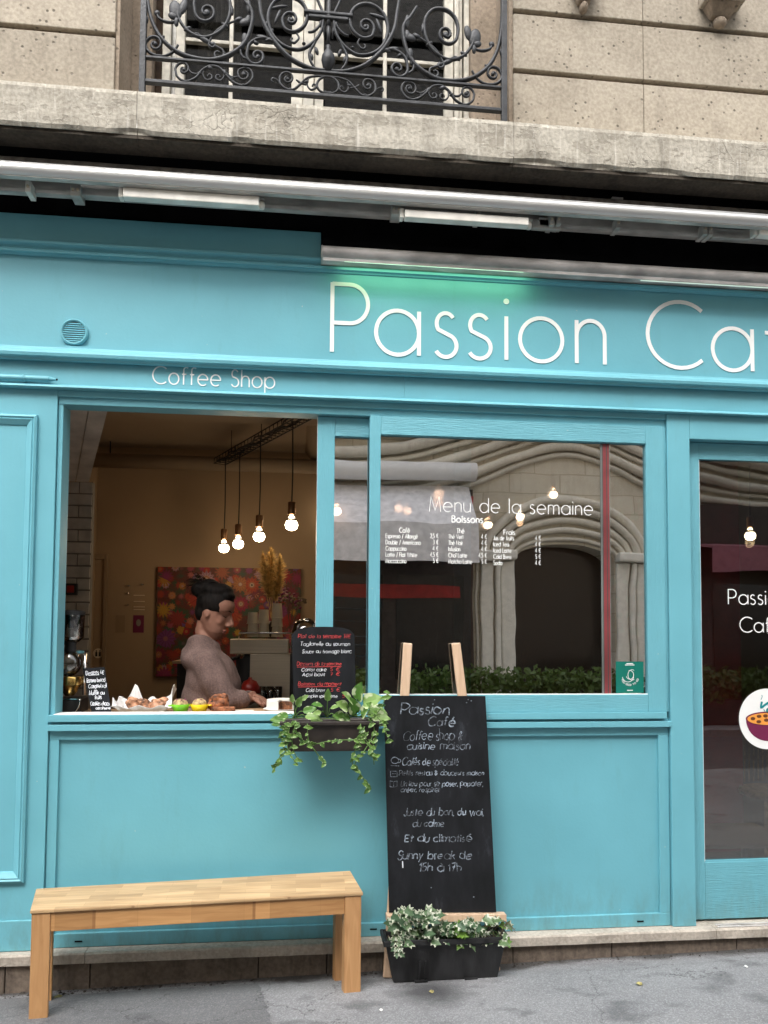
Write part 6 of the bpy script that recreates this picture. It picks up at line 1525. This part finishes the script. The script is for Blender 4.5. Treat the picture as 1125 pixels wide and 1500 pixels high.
for s, x0_, x1_, yb_, cap, mt_, w_ in (('Passion', 205, 520, 208, 68, 'chalk', .0050), ('Café', 385, 555, 285, 62, 'chalk', .0050), ('Coffee shop &', 220, 605, 378, 62, 'chalk', .0032), ('cuisine maison', 245, 655, 440, 50, 'chalk', .0038),
     ('Cafés de spécialité', 215, 580, 542, 46, 'chalk', .0034), ('Petits restau & douceurs maison', 195, 745, 608, 32, 'chalk', .0030), ('Un lieu pour se poser, papoter,', 205, 735, 678, 34, 'chalk', .0030), ('créer, respirer', 205, 455, 716, 30, 'chalk', .0030),
     ('Juste du bon, du vrai,', 225, 735, 868, 46, 'chalk', .0036), ('du calme', 280, 480, 938, 44, 'chalk', .0036), ('Et du climatisé', 230, 652, 1035, 48, 'chalk', .0042), ('Sunny break de', 185, 652, 1145, 52, 'chalk', .0042), ('15h à 17h', 320, 585, 1222, 48, 'chalk', .0042)):
    a = bx(x0_, yb_); b_ = bx(x1_, yb_); chalk_line(cbo, fn, W_, H_, s, a[0], b_[0], a[1], cap/1395, w_, mt_)
def doodle(strokes, w_=.003):
    mb = MB()
    for st_ in strokes:
        q = [bx(*p) for p in st_]; ribbon(mb, [(a*W_, -b_*H_) for a, b_ in q], w_, .0004, 0)
    mb.xf(lambda p: fn(p.x/W_, -p.z/H_, -p.y+.0006)); obj('chalk_drawing', mb, 'chalk', cbo, merge=False)
doodle([arc(168, 512, 24, 20, 0, 360), arc(190, 515, 16, 12, -90, 90), [(142, 545), (195, 548)], arc(166, 498, 14, 8, 180, 360)])
doodle([[(140, 582), (182, 582), (182, 618), (140, 618), (140, 582)], [(150, 598), (172, 598)]], .002)
doodle([[(137, 645), (160, 650), (182, 645), (182, 680), (160, 686), (137, 682), (137, 645)], [(160, 650), (160, 686)]], .002)
mb = MB(); a = bx(216, 1158); b_ = bx(218, 1200); ribbon(mb, [(a[0]*W_, -a[1]*H_), (b_[0]*W_, -b_[1]*H_)], .005, .0004, 0); mb.xf(lambda p: fn(p.x/W_, -p.z/H_, -p.y+.0006)); obj('chalk_mark', mb, 'chalk_white', cbo, merge=False)
for (x_, y_) in ((428, 112), (652, 110), (672, 118), (395, 1325), (662, 1385), (640, 130)):
    q = bx(x_, y_); c_ = fn(q[0], q[1], .0006); obj('chalk_spot', MB().ell(c_, (.0035, .001, .003), 8, 6), 'chalk', cbd)

# ------------------------------------------------------------------ black trough with ivy
qx0 = at(563, 1370, -.25).x; qx1 = at(745, 1370, -.25).x; qz1 = at(650, 1376, -.25).z; gzz = gz(.7, -.2)
bt = thing('planter_trough', 'long black plastic trough on the pavement in front of the chalkboard', 'planter', ((qx0+qx1)/2, -.19, gzz))
trough(bt, qx0, qx1, -.255, -.115, gzz+.002, qz1, 'black_plastic', .045, .022)
for x in (qx0+.17, qx1-.17): obj('foot', MB().box(x-.03, x+.03, -.238, -.222, gzz, gzz+.012), 'black_plastic', bt)
for x in (qx0+.16, qx0+.185): obj('rib', MB().hexa([Vector(q) for q in ((x, -.232, gzz+.01), (x+.008, -.232, gzz+.01), (x+.008, -.22, gzz+.01), (x, -.22, gzz+.01), (x, -.246, gzz+.10), (x+.008, -.246, gzz+.10), (x+.008, -.236, gzz+.10), (x, -.236, gzz+.10))]), 'black_plastic', bt)
iv = thing('ivy_plant', 'cream-edged ivy with a few plain green leaves filling the black trough', 'plant', ((qx0+qx1)/2, -.19, qz1-.02))
for i in range(190):
    u = random.triangular(566, 748, 610) if i % 3 else random.uniform(566, 748)
    top = 1332 if u < 640 else (1348 if u < 690 else 1344)
    v = random.uniform(top+4, 1382) if random.random() > .25 else random.uniform(top, top+16)
    y = -.185+random.uniform(-.09, .045)
    p = at(u, v, y)
    root = Vector((min(qx1-.03, max(qx0+.03, p.x+random.uniform(-.03, .03))), -.185+random.uniform(-.04, .04), qz1-.02))
    if i % 3 == 0: obj('stem', MB().tube(cat_rom([root, root.lerp(p, .5)+Vector((0, -.01, .02)), p], 4), .0014, 4), 'twig' if i % 2 else 'vine_stem', iv, smooth=True)
    side = random.choice((-1, 1)); green = (700 < u or (655 < u < 680)) and random.random() < .4
    put_leaf(iv, p, Vector((side*random.uniform(.2, 1), -.5, random.uniform(-.7, .5))), Vector((0, -1, .7))+rv(.6), random.uniform(.026, .054), 'ivy', 'ivy_green' if green else 'ivy')
for k in range(4):
    pts = [at(578+k*3, 1372+i*8, -.262-.004*i) for i in range(3+(k % 2))]; obj('stem', MB().tube(pts, .0015, 5), 'twig', iv)
    for p in pts: put_leaf(iv, p, Vector((random.uniform(-1, 1), -.4, -.6)), Vector((0, -1, .3))+rv(.4), .026, 'ivy', 'ivy')
for k in range(3): obj('stem', MB().tube(cat_rom([at(715+5*k, 1362, -.2), at(728+4*k, 1348, -.24), at(744+k*4, 1352+4*k, -.24), at(755, 1366-k*3, -.24)], 5), .0012, 4), 'twig', iv)

# ================================================================== BENCH
bn = thing('wooden_bench', 'light wooden bench with square legs standing on the pavement before the shop', 'bench', (-.4, -.2, 0))
cFL, cFR, cBL, cBR = at(44, 1333.5, -.385), at(532, 1307, -.300), at(53, 1301.5, -.118), at(513, 1275, -.060)
Lb, Db = (cFR-cFL).length, (cBL-cFL).length
def bp(sm, tm, dz):     # metres along the front edge, metres back, height below the top
    s, t_ = sm/Lb, tm/Db
    return cFL.lerp(cFR, s).lerp(cBL.lerp(cBR, s), t_)+Vector((0, 0, dz))
def slab(name, s0, s1, t0, t1, d0, d1, mat, bev=.003):
    obj(name, MB().hexa([bp(s0, t0, d0), bp(s1, t0, d0), bp(s1, t1, d0), bp(s0, t1, d0), bp(s0, t0, d1), bp(s1, t0, d1), bp(s1, t1, d1), bp(s0, t1, d1)]), mat, bn, bevel=bev)
slab('seat', 0, Lb, 0, Db, -.016, 0, 'oak_top', .004)
lw, ld_ = .074, .056
def bleg(s0, t0):
    q = [bp(s0, t0, -.0165), bp(s0+lw, t0, -.0165), bp(s0+lw, t0+ld_, -.0165), bp(s0, t0+ld_, -.0165)]
    lo = [Vector((p.x, p.y, gz(p.x, p.y)-.003)) for p in q]
    obj('leg', MB().hexa(lo+q), 'oak_leg', bn, bevel=.003)
for s0 in (.006, Lb-.006-lw):
    for t0 in (.006, Db-.006-ld_): bleg(s0, t0)
slab('apron', .0065+lw, Lb-.0065-lw, .010, .034, -.095, -.0165, 'oak', .002)
slab('apron', .0065+lw, Lb-.0065-lw, Db-.034, Db-.010, -.095, -.0165, 'oak', .002)
slab('side_apron', .016, .040, .007+ld_, Db-.007-ld_, -.095, -.0165, 'oak', .002)
slab('side_apron', Lb-.040, Lb-.016, .007+ld_, Db-.007-ld_, -.095, -.0165, 'oak', .002)

# ================================================================== ACROSS THE STREET (seen in the glass)
YO = -12.0
def opp(u, v): p = at(u, v, -YO+.03); return p.x, p.z
ob_ = thing('opposite_house', 'pale stone house across the street with an arched carriage doorway', 'building', (8, YO, 0))
ax0, az = opp(754, 796); ax1, _ = opp(900, 835); axc = (ax0+ax1)/2; ar = (ax1-ax0)/2
zsp = az-ar*.35
def wallpiece(x0, x1, z0, z1, name='wall', y=YO, mat='opp', d=.6): return box(name, x0, x1, y-d, y, z0, z1, mat, ob_)
wallpiece(-30, ax0, .04, 12.2); wallpiece(ax1, 40, .04, 12.2)
pts = [(ax0, zsp)]+[(axc+ar*math.cos(R(a)), zsp+ar*.35*math.sin(R(a))) for a in range(170, 9, -10)]+[(ax1, zsp), (ax1, 12.2), (ax0, 12.2)]
obj('wall', MB().prism(pts, YO-.6, YO), 'opp', ob_)
wallpiece(ax0-.3, ax1+.3, .04, zsp+1.2, 'carriage_door', YO-.62, 'dark_glass', .05)
for k, (rr, pr) in enumerate(((1.04, .06), (1.16, .14), (1.30, .10), (1.44, .2), (1.60, .1))):
    pts_ = [Vector((axc+ar*rr*math.cos(R(a)), YO+pr*.5, zsp+.05+(ar*.35+(rr-1)*1.5)*math.sin(R(a)))) for a in range(0, 181, 6)]
    obj('arch_moulding', MB().tube(pts_, .05+.012*k, 8, 1.2), 'opp_plain', ob_, smooth=True)
for k, (dz_, pr, th9) in enumerate(((0, .10, .06), (.17, .22, .09), (.38, .14, .05), (.55, .30, .10), (.80, .2, .06), (1.0, .42, .12))):
    pts_ = [Vector((x9, YO+pr*.5, opp(700, 742)[1]+dz_+1.15*math.exp(-((x9-axc)/(2.1+.1*k))**2))) for x9 in [axc-9+.3*i for i in range(61)]]
    obj('wave_moulding', MB().tube(pts_, th9, 8, 1.3), 'opp_plain', ob_, smooth=True)
for sg in (-1, 1):
    xe = ax0 if sg < 0 else ax1
    for a, b_, pr in ((.02, .30, .10), (.33, .42, .18), (.46, .74, .12), (.78, .84, .05)):
        box('fluted_pilaster', min(xe+sg*a, xe+sg*b_), max(xe+sg*a, xe+sg*b_), YO+.001, YO+pr, .04, zsp-.02, 'opp_col', ob_, .03)
    box('pilaster_capital', min(xe, xe+sg*.9), max(xe, xe+sg*.9), YO+.001, YO+.26, zsp, zsp+.2, 'opp_col', ob_, .04)
box('added_sky_blocker', -5.5, 6.5, YO-3.5, YO-.5, 12.2, 17.5, 'box_grey', ob_)  # unseen block added to keep the sky's reflection out of the upper window
_, zc1 = opp(700, 640)
for z, pr in ((zc1, .35), (zc1+.22, .55), (zc1+.5, .2), (12.1, .4)):
    obj('cornice', MB().prof([(YO, z-.12), (YO+pr*.6, z-.06), (YO+pr, z+.02), (YO+pr, z+.10), (YO, z+.14)], -30, 40), 'opp_plain', ob_)
for x in (-9.5, -6.5, -3.2, 0.0, 3.4, 7.0, 10.6, 14.0, 17.4, 21):
    for z in (6.6, 9.7):
        w1 = thing('opposite_window', 'tall dark window of the %s row in the pale house across the street' % ('upper' if z > 9 else 'lower'), 'window', (x, YO, z), 'windows of the house across the street')
        box('surround', x-.75, x+.75, YO+.001, YO+.08, z-.1, z+2.3, 'opp', w1); box('pane', x-.55, x+.55, YO+.0805, YO+.09, z, z+2.15, 'dark_glass', w1); box('mullion', x-.03, x+.03, YO+.0905, YO+.11, z, z+2.15, 'white', w1)
        for i in range(12): box('baluster', x-.6+.105*i, x-.585+.105*i, YO+.25, YO+.265, z-.05, z+.85, 'iron', w1)
        box('balcony_rail', x-.65, x+.65, YO+.24, YO+.275, z+.8505, z+.89, 'iron', w1)
# shop across the street, left in the reflection
sx0 = -14; sx1 = opp(690, 800)[0]; zA = opp(600, 830)[1]; zB = opp(600, 772)[1]; zC = opp(600, 735)[1]
os_ = thing('opposite_shop', 'red shopfront across the street under a pale awning', 'shopfront', ((sx0+sx1)/2, YO, 0))
box('shop_front', sx0, sx1, YO+.001, YO+.25, .04, zC+.25, 'brown_plastic', os_)
box('name_band', sx0, sx1, YO+.2502, YO+.32, opp(600, 772)[1]-.05, zC+.1, 'ribbon_red', os_)
box('lower_band', sx0, sx1-.3, YO+.2502, YO+.30, opp(600, 876)[1], opp(600, 858)[1], 'red_dark', os_)
box('awning_valance', sx0, sx1-.1, YO+1.15, YO+1.2, zA, zB-.1, 'awn_white', os_)
obj('awning_cloth', MB().prof([(YO+.26, zC+.3), (YO+1.2, zB-.08), (YO+1.2, zB-.10), (YO+.26, zC+.27)], sx0, sx1-.1), 'awn_white', os_)
obj('awning_box', MB().prof(rnd_prof(YO+.5, zC+.55, .2, .18, 14), sx0, sx1), 'white', os_, smooth=True)
for k in range(8):
    x = sx1-.9-1.7*k; box('shop_pane', x-.7, x+.7, YO+.2505, YO+.27, .7, zA-.2, 'dark_glass', os_)
# pink awning shop, seen in the door glass
px0 = opp(1028, 800)[0]; pz0, pz1 = opp(1060, 850)[1], opp(1060, 806)[1]
pk = thing('pink_awning_shop', 'shopfront across the street with a deep pink awning', 'shopfront', (px0+3, YO, 0))
box('shop_front', px0-.3, px0+9, YO+.001, YO+.2, .04, pz1+1.0, 'brown_plastic', pk)
obj('awning_cloth', MB().prof([(YO+.21, pz1+.12), (YO+.9, pz1), (YO+.9, pz0+.12), (YO+.87, pz0+.12), (YO+.87, pz1-.05), (YO+.21, pz1+.08)], px0-.2, px0+8), 'awn_pink', pk)
for k in range(4): box('shop_pane', px0+.2+2*k, px0+1.9+2*k, YO+.2005, YO+.22, .8, pz0-.1, 'dark_glass', pk)
# hedges in boxes on the far pavement
for k, (xa_, xb_) in enumerate(((-6, -2.5), (-1.5, 1.2), (2.0, 5.6), (6.2, 9.6), (10.2, 13.5))):
    hd = thing('terrace_hedge', ('boxed hedge on the far pavement facing the %s' % ('flower painting side', 'narrow sliding window', 'left half of the big menu window', 'right half of the big menu window', 'glazed door')[k]), 'hedge', ((xa_+xb_)/2, -9.2, .04), 'boxed hedges along the far pavement')
    box('hedge_box', xa_, xb_, -9.5, -9.0, .041, .5, 'black_plastic', hd, .01)
    mb = MB()
    for i in range(2600):
        p = Vector((random.uniform(xa_-.1, xb_+.1), -9.25+random.uniform(-.34, .34), .42+random.random()**.7*(.40+.22*math.sin(i*1.7+k)**2)+.1*noise.noise(Vector((i*.1, 0, 0))))); a = rv().normalized()*.06; b2 = a.cross(rv()).normalized()*.035
        mb.add([p-a, p+b2, p+a, p-b2], [(0, 1, 2, 3)])
    o_ = obj('foliage', mb, 'hedge', hd); o_['kind'] = 'stuff'
# the rest of this side's roofline so the light falls down the street as it does
struct('upper_wall', MB().box(-14, 16, .28, .9, 5.45, 13).box(-14, -2.62, -.1, .9, .15, 5.44).box(3.42, 16, -.1, .9, .15, 5.44), 'stone')
